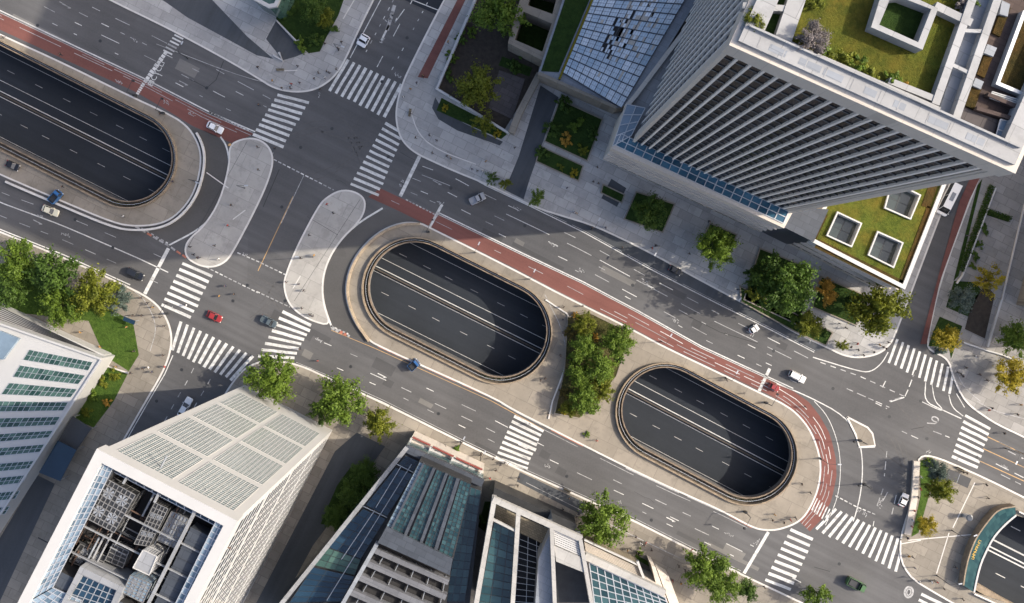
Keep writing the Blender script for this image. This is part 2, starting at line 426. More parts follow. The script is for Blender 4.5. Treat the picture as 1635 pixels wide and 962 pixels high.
for i in range(8):
    f = .5 + i*.022; k = min(int(f*(n-1)), n-2); p = ow[k].lerp(ow[k+1], f*(n-1)-k).lerp(iw[k], .3)
    tdir = (ow[k+1]-ow[k]).normalized(); nd_ = Vector((-tdir.y, tdir.x, 0))
    for s, w in ((-.28, .1), (.28, .1)): mb.bar(p+tdir*s+nd_*.35+Vector((0,0,.1)), p+tdir*s-nd_*.35+Vector((0,0,.1)), w, .05)
    mb.bar(p-tdir*.28+nd_*random.choice((-.3, .3, 0))+Vector((0,0,.11)), p+tdir*.28+nd_*random.choice((-.3, .3, 0))+Vector((0,0,.11)), .12, .05)
mb.build('lettering', 'gold', root)
mb = MB(); mb.wallribbon(GL([(1561, 938), (1624, 975), (1900, 1120)]), 1.6, -8.5, -.6); mb.build('ledge_wall', 'tan', root)
mb = MB(); mb.wallribbon(GL([(1553, 946), (1606, 970), (1900, 1122)]), .35, -1, 1.0); mb.wallribbon(GL([(1624, 815), (1780, 893), (1960, 983)]), .35, -1, 1.0); mb.build('parapet_wall', 'kerb', root)
mb = MB(); mb.walls([V2(p) for p in GL(T4 + T4S + T4N)], -2.2, 0, 0, True); mb.build('slab_edge', 'well_wall', root)

# ------------------------------------------------------------------ pavements
def pavement(name, pts, edge, mat, hl=(), z=.13):
    """pts: photo outline; edge: the kerb run inside it"""
    mb = MB(); loop = GL(pts); mb.prism(loop, -.02, z, hl, 0, 1)
    if edge: mb.wallribbon(GL(edge), .42, .0, z+.012, 1)
    return struct(mb.build(name, [mat, 'kerb']))
kA = chaikin([(60, -62), (176, 0), (266, 43), (359, 93), (410, 123), (438, 141), (470, 147), (500, 144), (524, 131), (541, 113), (553, 91), (576, 40), (601, -10), (660, -130)], 2)
pavement('pavement', kA + [(60, -130)], kA, 'paving')
kB = chaikin([(775, -120), (706, 5), (655, 105), (640, 140), (632, 175), (634, 203), (643, 226), (663, 244), (693, 258), (726, 273), (776, 293), (820, 314), (858, 332), (900, 345), (950, 360), (1033, 400), (1096, 435), (1152, 465), (1182, 481), (1230, 506), (1268, 530), (1318, 553), (1348, 568), (1375, 571), (1405, 564), (1421, 549), (1428, 536), (1450, 478), (1500, 345), (1560, 195), (1680, -90)], 2)
pavement('pavement', kB + [(1680, -160), (775, -160)], kB, 'paving')
kF = chaikin([(1760, -190), (1640, 90), (1548, 320), (1500, 450), (1479, 548), (1486, 560), (1514, 572), (1521, 600), (1534, 629), (1546, 645), (1560, 656), (1591, 677), (1635, 697), (1900, 830)], 2)
pavement('pavement', kF + [(2050, 830), (2050, -190)], kF, 'paving_east')
kE = chaikin([(1441, 901), (1437, 868), (1441, 845), (1459, 792), (1465, 735), (1473, 727), (1488, 728), (1514, 737), (1575, 764), (1635, 794), (2000, 975)], 1)
kE2 = chaikin([(2000, 1220), (1524, 964), (1491, 945), (1458, 925), (1443, 905), (1437, 885), (1438, 860)], 1)
pavement('pavement', kE2 + kE[3:], kE2 + kE[3:], 'paving_warm', [t4_hole])
kC = chaikin([(-250, 262), (-60, 344), (0, 370), (100, 410), (206, 458), (246, 480), (266, 506), (275, 536), (271, 566), (259, 596), (233, 640), (190, 715), (100, 870), (-10, 1060)], 2)
pavement('pavement', kC + [(-250, 1060)], kC, 'paving_warm')
kD = chaikin([(210, 1060), (300, 760), (330, 690), (352, 640), (380, 598), (400, 582), (430, 574), (476, 581), (523, 603), (610, 642), (736, 705), (820, 745), (936, 797), (1006, 828), (1099, 875), (1186, 918), (1285, 964), (1480, 1060)], 2)
pavement('pavement', kD + [(1480, 1100), (210, 1100)], kD, 'paving_warm')
# plaza round the western well
kP1o = chaikin([(-450, -175), (-60, 26), (0, 55), (100, 100), (205, 152), (262, 178), (297, 198), (316, 226), (322, 253), (316, 290), (303, 320), (279, 346), (253, 358), (216, 361), (183, 356), (93, 318), (0, 278), (-60, 250), (-450, 60)], 2)
pavement('plaza', kP1o, kP1o, 'concrete', [holes[0]])
# plaza round the middle and eastern wells
kP2 = chaikin([(586, 540), (563, 510), (551, 470), (555, 436), (570, 403), (603, 370), (639, 355), (669, 355), (686, 363), (820, 430), (886, 465), (930, 487), (1006, 524), (1059, 553), (1152, 597), (1230, 635), (1248, 643), (1272, 659), (1296, 689), (1311, 735), (1308, 775), (1295, 808), (1278, 832), (1245, 845), (1222, 846), (1202, 842), (1153, 815), (1079, 782), (1006, 748), (870, 679), (820, 654), (786, 633), (604, 552)], 2, True)
pavement('plaza', kP2, kP2 + kP2[:1], 'concrete', holes[1:3])
# traffic islands
kI1 = chaikin([(366, 232), (385, 222), (408, 220), (428, 231), (437, 253), (430, 284), (410, 330), (372, 402), (360, 418), (342, 426), (322, 425), (301, 414), (295, 400), (300, 383), (327, 360), (352, 320), (367, 262)], 2, True)
pavement('traffic_island', kI1, kI1 + kI1[:1], 'island_concrete')
kI2 = chaikin([(520, 316), (543, 303), (566, 305), (583, 317), (582, 338), (570, 357), (543, 383), (522, 418), (514, 453), (517, 488), (529, 520), (496, 511), (473, 497), (459, 480), (453, 455), (457, 436), (476, 390), (508, 330)], 2, True)
pavement('traffic_island', kI2, kI2 + kI2[:1], 'island_concrete')
kI3 = [(1352, 665), (1385, 682), (1393, 692), (1397, 711), (1372, 713), (1366, 693)]
pavement('traffic_island', kI3, kI3 + kI3[:1], 'concrete')
# slip roads
mb = MB()
mb.sheet(GL(chaikin([(318, 205), (354, 220), (366, 260), (352, 320), (326, 360), (268, 392), (216, 364), (253, 361), (279, 349), (306, 322), (320, 290), (326, 253), (318, 222), (300, 200)], 1, True)), .004)
mb.sheet(GL(chaikin([(610, 332), (570, 357), (543, 383), (520, 420), (513, 453), (516, 486), (530, 523), (558, 536), (590, 545), (560, 510), (548, 470), (552, 436), (567, 402), (600, 367), (637, 352), (668, 352), (640, 338)], 1, True)), .004)
struct(mb.build('slip_road', 'asphalt_ramp'))
# red cycle lanes
bu1 = [(-60, -8), (0, 20), (133, 83), (233, 130), (332, 181), (406, 213)]
bl1 = [(-60, 18), (0, 47), (100, 93), (216, 146), (276, 181), (306, 200), (372, 229)]
bu2 = [(607, 300), (649, 320), (696, 341), (820, 401), (930, 453), (1019, 500), (1119, 556), (1230, 607), (1265, 623), (1291, 641), (1308, 662), (1325, 692), (1334, 728), (1336, 758), (1328, 798), (1313, 828), (1293, 848)]
bl2 = [(588, 314), (640, 338), (684, 360), (820, 427), (886, 462), (930, 484), (1006, 521), (1059, 550), (1152, 594), (1230, 631), (1250, 642), (1274, 659), (1298, 689), (1313, 735), (1310, 775), (1297, 808), (1277, 833)]
mb = MB()
def strip2(A, B, z, n=70):
    a, b = resample(A, n), resample(B, n)
    for i in range(n-1):
        q = [G(*p) for p in (a[i], b[i], b[i+1], a[i+1])]
        for p in q: p.z = z
        mb.face(q)
strip2(bu1, bl1, .004); strip2(bu2, bl2, .004)
struct(mb.build('cycle_lane', 'bike'))
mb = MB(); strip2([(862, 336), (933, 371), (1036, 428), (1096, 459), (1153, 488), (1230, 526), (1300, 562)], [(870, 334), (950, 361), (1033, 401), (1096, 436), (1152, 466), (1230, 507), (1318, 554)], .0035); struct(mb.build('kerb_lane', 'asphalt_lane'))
mb = MB()
strip2([(1680, 0), (1620, 130), (1532, 320), (1498, 440), (1469, 549)], [(1697, 0), (1636, 132), (1547, 320), (1500, 450), (1479, 549)], .004)
strip2([(790, -100), (730, 0), (667, 123)], [(805, -100), (743, 0), (683, 125)], .004)
for f in range(len(mb.f)):
    pass
o = mb.build('cycle_lane', 'bike'); struct(o); o.location.z = .14
# dark approach lanes and service strips
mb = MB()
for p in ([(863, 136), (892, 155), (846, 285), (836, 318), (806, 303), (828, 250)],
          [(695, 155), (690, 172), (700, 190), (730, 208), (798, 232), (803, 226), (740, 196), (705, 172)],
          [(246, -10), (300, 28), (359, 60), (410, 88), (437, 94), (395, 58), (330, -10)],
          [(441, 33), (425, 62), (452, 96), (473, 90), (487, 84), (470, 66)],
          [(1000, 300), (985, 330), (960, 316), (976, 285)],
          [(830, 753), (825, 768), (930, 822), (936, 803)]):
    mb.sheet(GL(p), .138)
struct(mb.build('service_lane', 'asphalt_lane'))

# ------------------------------------------------------------------ painted markings
MZ = .009
mk = MB()          # 0 white 1 worn 2 orange 3 tar 4 red
def line(P, w, m=0, z=MZ): mk.ribbon(GL(P), w, z, m)
def dashes(P, on, offd, w, m=0, start=0.0, skip=0.0, jitter=0):
    P = [V2(p) for p in P]; L = length_of(P); d = start
    while d < L:
        e = min(d + on*random.uniform(1-jitter, 1+jitter), L)
        if random.random() >= skip and e > d+.5: line(piece(P, d, e), w, m if random.random() > .6 else 1)
        d = e + offd*random.uniform(1-jitter, 1+jitter)
def crosswalk(A0, A1, B0, B1, n, w=.62, vary=0):
    mb = MB()
    for i in range(n):
        f = i/(n-1); a = V2(A0).lerp(V2(A1), f); b = V2(B0).lerp(V2(B1), f)
        d = (b-a); b2 = b + d*random.uniform(-.03, .02)
        mb.ribbon(GL([a, a.lerp(b2, .33)+Vector((random.uniform(-.3, .3), random.uniform(-.3, .3))), a.lerp(b2, .66)+Vector((random.uniform(-.3, .3), random.uniform(-.3, .3))), b2]), w*random.uniform(.9, 1.08), MZ)
    struct(mb.build('pedestrian_crossing', 'white_line'))
crosswalk((556, 95), (641, 134), (526, 145), (613, 187), 10, .8)
crosswalk((443, 151), (404, 214), (494, 164), (452, 234), 9, .75)
crosswalk((615, 196), (560, 293), (644, 213), (604, 311), 12, .7)
crosswalk((291, 420), (258, 486), (339, 441), (306, 507), 8, .75)
crosswalk((289, 513), (404, 568), (275, 560), (368, 607), 12, .75)
crosswalk((451, 497), (412, 568), (498, 520), (470, 571), 8, .75)
crosswalk((821, 664), (791, 730), (868, 688), (842, 748), 9, .75)
crosswalk((1262, 845), (1222, 925), (1298, 861), (1263, 941), 9, .75)
crosswalk((1335, 812), (1443, 863), (1303, 845), (1430, 912), 13, .75)
crosswalk((1541, 663), (1520, 728), (1582, 685), (1561, 746), 8, .72)
crosswalk((1433, 541), (1523, 590), (1419, 579), (1516, 628), 11, .65)
crosswalk((1471, 948), (1455, 985), (1512, 968), (1490, 1005), 5, .75)
for a, b, w in (((670, 249), (639, 313), .9), ((269, 396), (231, 469), .9), ((1227, 849), (1188, 915), .8), ((1229, 588), (1212, 624), .8), ((706, 326), (686, 362), .7)): line([a, b], w)
# broken stop line by the western cycle lane
for i in range(16):
    f = i/16; a = V2((231, 131)).lerp(V2((287, 52)), f)
    if i > 9: line([a+Vector((-5, -2)), a+Vector((9, 5))], .42, random.choice((0, 0, 1)))
    else: line([a, V2((231, 131)).lerp(V2((287, 52)), f+.05)], random.uniform(.8, 1.3), 0)
for i in range(6): line([V2((219, 150)).lerp(V2((230, 132)), i/6), V2((219, 150)).lerp(V2((230, 132)), i/6+.12)], .8)
def words(text, px, py, ang, size, z=MZ):
    cu = bpy.data.curves.new('lettering', 'FONT'); cu.body = text; cu.size = size; cu.align_x = 'CENTER'
    o = bpy.data.objects.new('lettering', cu); COL.objects.link(o); dg = bpy.context.evaluated_depsgraph_get()
    me = bpy.data.meshes.new_from_object(o.evaluated_get(dg)); bpy.data.objects.remove(o)
    mx = Matrix.Translation(G(px, py)+Vector((0,0,z))) @ Matrix.Rotation(ang, 4, 'Z')
    mk.mesh([mx @ v.co for v in me.vertices], [tuple(p.vertices) for p in me.polygons], 0); bpy.data.meshes.remove(me)
words('BICYCLI', 253, 119, R(62), 2.0)
# lane sets
lw = .17
A, B = bu1, [(80, -60), (176, 0), (266, 43), (359, 93), (440, 140)]
line([V2(p)+Vector((1.5, -3)) for p in bu1], .3); line(bu1, .14, 1)
for f, on, of, st, sk in ((.22, 10, 30, 15, .35), (.4, 22, 34, 20, .2), (.58, 12, 26, 0, .3), (.76, 26, 30, 12, .25)): dashes(between(A, B, f), on, of, lw, 0, st, sk, .5)
for o in (4, 8): dashes(between(bu1, bl1, .16*o/4), 60, 20, .13, 1, 10, .2, .5)
E2 = [(672, 250), (730, 270), (776, 296), (853, 332), (933, 371), (1036, 428), (1096, 459), (1153, 488), (1230, 526), (1300, 562)]
A = [(645, 318), *bu2[2:9]]
line([V2(p)+Vector((1.6, -3.2)) for p in bu2[2:9]], .28); line([V2(p)+Vector((.4, -.8)) for p in bu2[2:9]], .14)
line(E2[1:], .22); dashes([V2(p)+Vector((1.2, -2.4)) for p in E2[1:]], 90, 10, .12, 1, 4)
for f, on, of, st, sk in ((.2, 9, 34, 6, .35), (.31, 18, 40, 20, .2), (.5, 12, 30, 0, .3), (.64, 52, 24, 12, .1), (.82, 18, 34, 8, .2)): dashes(between(A, E2, f), on, of, lw, 0, st, sk, .5)
for f, m in ((.3, 0), (.55, 0), (.8, 1)): dashes(between(bu2[5:], bl2[5:], f, 120), 38, 14, .15, m, 12, .1, .5)
dashes(between(bu2[:6], bl2[:6], .5), 20, 60, .12, 1, 30, .3, .5)
kerbC = [(-60, 344), (0, 370), (100, 410), (206, 458), (250, 482)]; p1s = [(-60, 262), (10, 292), (93, 321), (183, 358), (282, 400)]
line([V2(p)+Vector((2, -3.5)) for p in kerbC[:4]], .25)
line(between(kerbC, p1s, .58), .26); dashes(between(kerbC, p1s, .32), 18, 24, lw, 0, 10, .1, .3); dashes(between(kerbC, p1s, .78), 16, 22, .15, 1, 4, .2, .4)
p2s = [(506, 512), (530, 524), (600, 553), (786, 637), (870, 683), (1006, 752), (1079, 786), (1153, 819), (1215, 850)]
kerbD = [(470, 584), (523, 606), (610, 645), (736, 708), (820, 748), (936, 800), (1006, 831), (1099, 878), (1180, 917)]
line([V2(p)+Vector((1.6, -3)) for p in kerbD], .2); line([V2(p)+Vector((3, -6)) for p in kerbD], .14, 1)
for f, on, of, st, sk in ((.33, 18, 46, 26, .1), (.53, 24, 36, 8, .1), (.7, 9, 44, 14, .4)): dashes(between(p2s, kerbD, f), on, of, lw, 0, st, sk, .4)
line([V2(p)+Vector((-1.2, 2.8)) for p in p2s[1:5]], .14, 2); dashes([V2(p)+Vector((-1.2, 2.8)) for p in p2s[4:]], 60, 40, .13, 2)
kr = [(600, 551), (786, 635), (820, 655), (870, 681), (1006, 750), (1079, 784), (1153, 817), (1200, 842)]
dashes(kr, 70, 12, .32, 4, 4, .05, .4)
# cross streets
la = [(668, -130), (604, 0), (556, 91)]; ra = [(776, -130), (713, 0), (648, 122)]
line([V2(p)+Vector((3, 1)) for p in la], .22); line([V2(p)+Vector((-1, 0)) for p in ra], .35)
for f, on, of, st in ((.22, 5, 9, 96), (.5, 30, 8, 70), (.74, 5, 12, 30)): dashes(between(la, ra, f), on, of, .2, 0, st, .1, .3)
mk2 = MB(); mk2.sheet(GL([(640, -40), (632, -8), (655, 4), (704, 26), (725, -12), (735, -40)]), .005); struct(mk2.build('painted_street_shade', 'asphalt_shaded')); line([(652, -3), (700, 16)], .22)  # dark sheet paints the shade lying across the northern street
for a, b in (((690, 74), (681, 92)), ((676, 100), (668, 118))): line([a, b], .7, 1)
line([(630, 8), (618, 48)], .9, 1); line([(609, 64), (621, 40)], .5, 0)
la = [(272, 566), (259, 596), (233, 640), (190, 715)]; ra = [(372, 606), (345, 650), (300, 740)]
line([V2(p)+Vector((4, 1)) for p in la], .22); dashes(between(la, ra, .4), 9, 13, .2, 0, 6); dashes(between(la, ra, .7), 9, 13, .2, 0, 12)
line([(485, 280), (449, 356)], .16, 1); line([(468, 313), (412, 432)], .2, 2); dashes([(520, 330), (470, 400)], 4, 30, .15, 1)
for P in ([(437, 254), (533, 303)], [(379, 403), (412, 417), (476, 448)], [(410, 465), (463, 490)], [(329, 426), (412, 467)], [(586, 317), (690, 362)][:0], [(1334, 791), (1366, 808), (1400, 822)]): 
    if P: dashes(P, 5.5, 2.6, .28)
dashes([(334, 178), (372, 196), (404, 212)], 4, 1.5, .3); dashes([(216, 361), (266, 390), (299, 412)], 8, 3, .5, 4); dashes([(218, 359), (268, 388)], 5, 4, .3, 0)
dashes([(530, 523), (558, 537)], 5, 2, .8, 4); dashes([(528, 520), (556, 533)], 4, 3, .4, 0)
dashes([(648, 318), (700, 345)], 4, 2, .3)
for P, w in ((chaikin([(352, 218), (362, 232), (367, 262), (361, 300), (340, 343), (318, 366), (268, 392)], 2), .4), (chaikin([(611, 332), (571, 356), (543, 383), (521, 419), (513.5, 453), (517, 487), (530, 523)], 2), .45)): line(P, w)
# eastern junction
line(chaikin([(1240, 612), (1290, 632), (1350, 664), (1372, 700), (1378, 740), (1375, 785), (1366, 822), (1362, 832)], 2), .26)
line(chaikin([(1300, 640), (1322, 664), (1338, 705), (1343, 748), (1338, 795), (1318, 838)], 2), .16)
line(chaikin([(1298, 570), (1370, 592), (1390, 594), (1408, 580), (1418, 562)], 2), .25)
dashes([(1310, 578), (1372, 600), (1443, 632)], 9, 8, .22); dashes([(1462, 590), (1446, 632), (1420, 640)], 12, 5, .25); line([(1422, 641), (1444, 634)], .25); line([(1409, 618), (1414, 608)], .25)
line(chaikin([(1478, 610), (1476, 640), (1500, 652), (1535, 668)], 2), .25); line(chaikin([(1488, 612), (1492, 640), (1505, 652), (1503, 656), (1470, 640)], 2), .2)
line(chaikin([(1515, 630), (1520, 650), (1538, 664)], 2), .22); line(chaikin([(1527, 628), (1540, 650)], 1), .2)
for k, (a, b) in enumerate((((1577, 697), (1640, 727)), ((1570, 716), (1640, 748)), ((1563, 735), (1640, 770)))): line([a, b], .2, 2); 
for a, b in (((1595, 705), (1640, 727)), ((1610, 720), (1634, 732)), ((1590, 740), (1640, 765)), ((1598, 757), (1630, 773))): dashes([a, b], 18, 8, .2, 0, 0, .1, .3)
for a, b in (((1352, 620), (1420, 650)), ((1398, 643), (1416, 652)), ((1440, 688), (1466, 700)), ((1490, 688), (1516, 698)), ((1410, 780), (1400, 808)), ((1431, 790), (1423, 825)), ((1416, 720), (1412, 760)), ((1399, 812), (1394, 840))): dashes([a, b], 12, 6, .2, 0, 0, .1, .3)
line([(1371, 712), (1397, 711)], 1.0); line([(1370, 704), (1396, 704)], .2)
# zebra bars at the end of the eastern cycle lane
for i in range(7): a = V2((1301, 792)).lerp(V2((1325, 812)), i/6); line([a, a+Vector((-9, 19))], .3)
# symbols and worn lettering
def ring(px, py, rx, ry, rot, w, m=0):
    P = []
    for i in range(25):
        q = 2*math.pi*i/24; x, y = rx*math.cos(q), ry*math.sin(q); P.append((px + x*math.cos(rot)-y*math.sin(rot), py + x*math.sin(rot)+y*math.cos(rot)))
    line(P, w, m)
ring(1451, 945, 6.5, 8.5, .2, .5, 1); ring(1451, 945, 3.2, 5, .2, .3, 1)
ring(1493, 669, 5.5, 3.6, .4, .3, 1); line([(1498, 672), (1493, 676), (1480, 675)], .3, 1)
def arrow(px, py, ang, l, m=0):
    t = Vector((math.cos(ang), math.sin(ang))); n = Vector((-t.y, t.x)); p = Vector((px, py)); line([p-t*l/2, p+t*l*.3], .22, m)
    line([p+t*l*.3, p+t*l*.05+n*1.8], .2, m)
aw = math.atan2(.45, .89)
for px, py, d in ((108, 10, 0), (295, 133, 0), (700, 292, 0), (1040, 458, 0), (62, 355, 0), (612, 600, 0), (1073, 830, 0), (1270, 925, 3.14)):
    arrow(px, py, aw+d, 20, random.choice((0, 1)))
for px, py in ((628, 40), (588, 70)): pass
arrow(636, 28, aw+1.57+.15, 34); arrow(1412, 795, aw+1.6, 22, 1)
def scrawl(px, py, ang, n, size, m=1):
    t = Vector((math.cos(ang), math.sin(ang))); q = Vector((-t.y, t.x)); p = Vector((px, py))
    for i in range(n):
        c = p + t*(i*size*.8)
        for _ in range(random.randint(2, 3)):
            a = c + t*random.uniform(-.3, .3)*size + q*random.uniform(-.5, .5)*size
            b = a + (t if random.random() < .5 else q)*random.choice((-1, 1))*size*random.uniform(.4, .9); line([a, b], .17, m)
for px, py, ang, n, sz in ((210, 62, aw, 4, 5), (186, 128, aw, 5, 4), (262, 160, aw, 4, 5), (302, 180, aw, 4, 5), (643, 288, aw+1.57, 4, 5), (628, 20, aw+1.7, 6, 6), (612, 62, aw+1.6, 3, 6), (630, 118, aw, 5, 5), (820, 330, aw, 5, 5), (880, 388, aw, 4, 5), (925, 430, aw, 5, 4), (1028, 448, aw, 3, 6), (1075, 508, aw, 4, 5), (1195, 530, aw, 4, 5),
     (60, 342, aw, 4, 5), (100, 372, aw, 5, 5), (700, 322, aw, 3, 6), (430, 242, aw, 3, 5), (510, 148, aw+1.2, 3, 4), (505, 540, aw, 4, 5), (690, 590, aw, 5, 4), (870, 742, aw, 4, 5), (1160, 850, aw, 5, 5), (1370, 815, aw, 5, 7), (1408, 800, aw+1.57, 4, 6), (1480, 720, aw, 3, 5), (1210, 862, aw+1.57, 3, 6), (1600, 742, aw, 5, 4), (985, 800, aw, 4, 4), (276, 490, aw, 2, 4), (390, 405, aw, 3, 4)):
    scrawl(px, py, ang, n, sz*.72)
# tar seams and cracks
for P in ([(430, 105), (414, 95), (380, 80), (300, 100)][:0], [(302, 125), (330, 140), (345, 127), (357, 97)], [(1155, 585), (1190, 604)][:0], [(1090, 500), (1150, 530), (1210, 548)], [(1455, 685), (1476, 681)], [(1300, 905), (1325, 912)], [(420, 330), (446, 270)]):
    if P: line(P, .18, 3)
struct(mk.build('road_markings', ['white_line', 'worn_line', 'orange_line', 'tar', 'rust']))
# worn surface: repairs, cracks, tyre scuffs and covers
M['patch'] = asphalt('asphalt_repair', (.066, .066, .068), AV, .2); M['patch_light'] = asphalt('asphalt_old_repair', (.14, .136, .13), AV, .3)
M['scuff'] = plain('tyre_scuff', (.078, .076, .075), .3, .8, 0, .8)
rnd = random.Random(3)
tdir = Vector((.893, .449)); ndir = Vector((-.449, .893))
spots = [(rnd.uniform(430, 1500), rnd.uniform(-62, 62)) for _ in range(40)]
pm_ = [MB(), MB()]
def on_road(p): return any(abs(p.y - (a + (p.x-x0)*.5)) < h for x0, a, h in ((660, 285, 34), (660, 640, 34), (1000, 455, 30), (100, 30, 40), (100, 375, 30)))
k = 0
for _ in range(400):
    p = Vector((rnd.uniform(0, 1330), rnd.uniform(0, 900)))
    if not on_road(p): continue
    if p.x > 900 and p.y > 420 + (p.x-900)*.5 and p.y < 720 + (p.x-900)*.5: continue
    if 500 < p.x < 900 and 330 + (p.x-600)*.5 < p.y < 570 + (p.x-600)*.5: continue
    L_, W_ = rnd.choice(((12, 4), (30, 5), (8, 6), (46, 3), (18, 9))); q = [p - tdir*L_ - ndir*W_, p + tdir*L_ - ndir*W_*rnd.uniform(.8, 1), p + tdir*L_*rnd.uniform(.9, 1) + ndir*W_, p - tdir*L_ + ndir*W_]
    pm_[k % 3 == 0].sheet(GL(q), .0015 + .00001*k); k += 1
    if k > 26: break
struct(pm_[0].build('road_repair', 'patch')); struct(pm_[1].build('road_repair', 'patch_light'))
sf = MB()
for c, r0, a0, a1 in (((520, 330), 120, -2.2, -.9), ((430, 300), 150, -.9, .2), ((470, 150), 130, .3, 1.6), ((360, 560), 110, -1.4, -.1), ((330, 400), 120, .4, 1.3), ((1330, 760), 110, -.8, .5), ((1500, 640), 120, 1.7, 2.9), ((1420, 930), 110, 3.6, 4.8), ((1560, 560), 140, 2.0, 2.9), ((560, 110), 110, 1.2, 2.4)):
    for j in range(3):
        r_ = r0 + j*rnd.uniform(5, 9); P = [(c[0]+r_*math.cos(a0+(a1-a0)*i/24), c[1]+r_*math.sin(a0+(a1-a0)*i/24)) for i in range(25)]
        i0 = rnd.randint(0, 8); sf.ribbon(GL(P[i0:i0+rnd.randint(9, 16)]), rnd.uniform(.18, .3), .003)
for _ in range(60):
    p = Vector((rnd.uniform(0, 1330), rnd.uniform(0, 900)))
    if on_road(p):
        P = [p + tdir*i*9 + ndir*rnd.uniform(-1.2, 1.2)*(1+i*.1) for i in range(rnd.randint(3, 8))]; mk_w = rnd.uniform(.05, .1); sf.ribbon(GL(P), mk_w, .0032, 1)
struct(sf.build('tyre_marks', ['scuff', 'tar']))
cm = bpy.data.meshes.new('manhole_cover'); mm_ = MB(); mm_.tube((0, 0, 0), (0, 0, .012), .42, None, 18); mm_.tube((0, 0, .012), (0, 0, .02), .3, None, 14)
cm.from_pydata(mm_.v, [], mm_.f); cm.materials.append(M['dark_metal'])
for px, py in ((480, 235), (530, 205), (450, 330), (395, 455), (372, 480), (455, 480), (620, 250), (720, 300), (838, 360), (1010, 455), (1110, 500), (1235, 560), (1330, 620), (1420, 665), (1480, 700), (1390, 870), (1340, 900), (560, 585), (700, 660), (905, 760), (1040, 830), (120, 350), (180, 395), (60, 40), (160, 65), (330, 140), (610, 130), (650, 60), (290, 590), (250, 640), (1470, 640), (1560, 730)):
    o = bpy.data.objects.new('manhole_cover', cm); COL.objects.link(o); p = G(px, py); o.location = (p.x, p.y, .004); tag(o, 'small round dark cover set in the road surface', 'manhole cover', 'manhole covers in the roads')
# lines on the raised pavements: pale path lines and joint lines
pj = MB()
def pline(P, w=.2, m=0): pj.ribbon(GL(P), w, .139, m)
for P in ([(548, 30), (582, -28)], [(1450, 862), (1560, 852)], [(1437, 868), (1470, 862)], [(1515, 850), (1495, 915)], [(1521, 842), (1556, 770)], [(655, 175), (668, 215), (700, 240), (760, 262)], [(447, 113), (475, 112)], [(330, 275), (365, 300)], [(392, 335), (372, 350)], [(480, 440), (468, 460)]): pline(chaikin(P, 2) if len(P) > 2 else P, .25, 0 if P[0][0] in (655, 447) else 0)
for P in ([(870, 470), (905, 540), (900, 600), (878, 650)], [(240, 560), (252, 520), (232, 478), (216, 466)], [(1560, 640), (1585, 655), (1635, 668)], [(1525, 590), (1540, 620), (1565, 640)], [(840, 770), (1000, 850), (1180, 935)], [(250, 70), (400, 128), (470, 138)]): pline(chaikin(P, 2), .16, 1)
for P in ([(395, 225), (300, 395)], [(575, 318), (470, 480)], [(490, 345), (540, 375)], [(330, 245), (320, 243)]): pline(P, .08, 2)
struct(pj.build('paving_lines', ['kerb', 'worn_line', 'tar']))
M['steel_shade'] = stone('steel_shade', (.13, .135, .15), 2.0, AV, .6, .25, .4, .5)
M['rust_pipe'] = plain('rusty_pipe', (.09, .055, .04), .4, .8, 0, 2)
M['pane_glass'] = glass('pane_glass', (.003, .004, .005), (.045, .045, .05), .25, 0, .1)
M['steel_pale'] = stone('pale_steel_panel', (.24, .25, .265), 2.0, AV, .6, .25, .4, .5)
M['beam_grey'] = stone('pale_concrete_beam', (.36, .355, .34), 2.4, AV, .7, .15, .5, .7)
M['well_glass'] = glass('skylight_glass', (.03, .042, .04), (.06, .075, .07), .1)
# ------------------------------------------------------------------ the tower
def plan(pts, z): return [V2(G(p[0], p[1], z)) for p in pts]
def ccw(L):
    a = sum(L[i][0]*L[(i+1) % len(L)][1] - L[(i+1) % len(L)][0]*L[i][1] for i in range(len(L))); return list(L) if a > 0 else list(L)[::-1]
def inset(L, d):
    n = len(L); out = []
    for i in range(n):
        p, q, r = Vector(L[i-1]), Vector(L[i]), Vector(L[(i+1) % n])
        a = (q-p).normalized(); b = (r-q).normalized(); na = Vector((-a.y, a.x)); nb = Vector((-b.y, b.x))
        m = (na+nb).normalized(); out.append(q + m*(d/max(.3, m.dot(na))))
    return out
TZ = 115.0
SW, SE = plan([(1170, 68), (1624, 272)], TZ)
sdir = (SE-SW).normalized(); wdir = Vector((-sdir.y, sdir.x)); DEP = 60.0
NW, NE = SW + wdir*DEP, SE + wdir*DEP
tower = empty('office_tower', (*((SW+NE)/2), 0), 'tall grey office tower with vertical concrete fins and a planted roof garden', 'office tower')
core = inset([SW, SE, NE, NW], .5)
mb = MB(); mb.walls(inset(core, .2), 18, TZ-4); mb.build('curtain_wall', 'tower_glass', tower)
ZB = 24.0; FL = 23; FH = (TZ-5.2-ZB)/FL
def facade(a, b, nb, depth, fw, mats, sd):
    F, L = frame(a, b)
    for i in range(nb+1):
        m = MB(); x = i*(L-fw)/nb
        m.box((x, -.52, ZB-6), (x+fw, depth, TZ-4.6), F); m.build('fin', mats[0], tower)
    for k in range(FL+1):
        m = MB(); z = ZB + k*FH
        m.box((.3, -.505, z), (L-.3, sd, z+.6), F)
        m.build('spandrel', mats[1], tower)
        m = MB()                                # tower sill rail, one continuous bar per floor, no louvres here
        m.box((.3, sd, z+.38), (L-.3, sd+.07, z+.47), F)
        if depth == 0: m.box((.3, sd, z+.47), (L-.3, sd+.05, z+.52), F); m.build('louvre_or_sill', 'steel_mid', tower)
    return F, L
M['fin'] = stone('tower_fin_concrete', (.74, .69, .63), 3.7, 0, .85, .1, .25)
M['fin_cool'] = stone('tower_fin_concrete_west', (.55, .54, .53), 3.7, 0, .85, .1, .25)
M['spandrel_cool'] = plain('west_spandrel_panel', (.3, .295, .29), .3, .6, 0, .8)
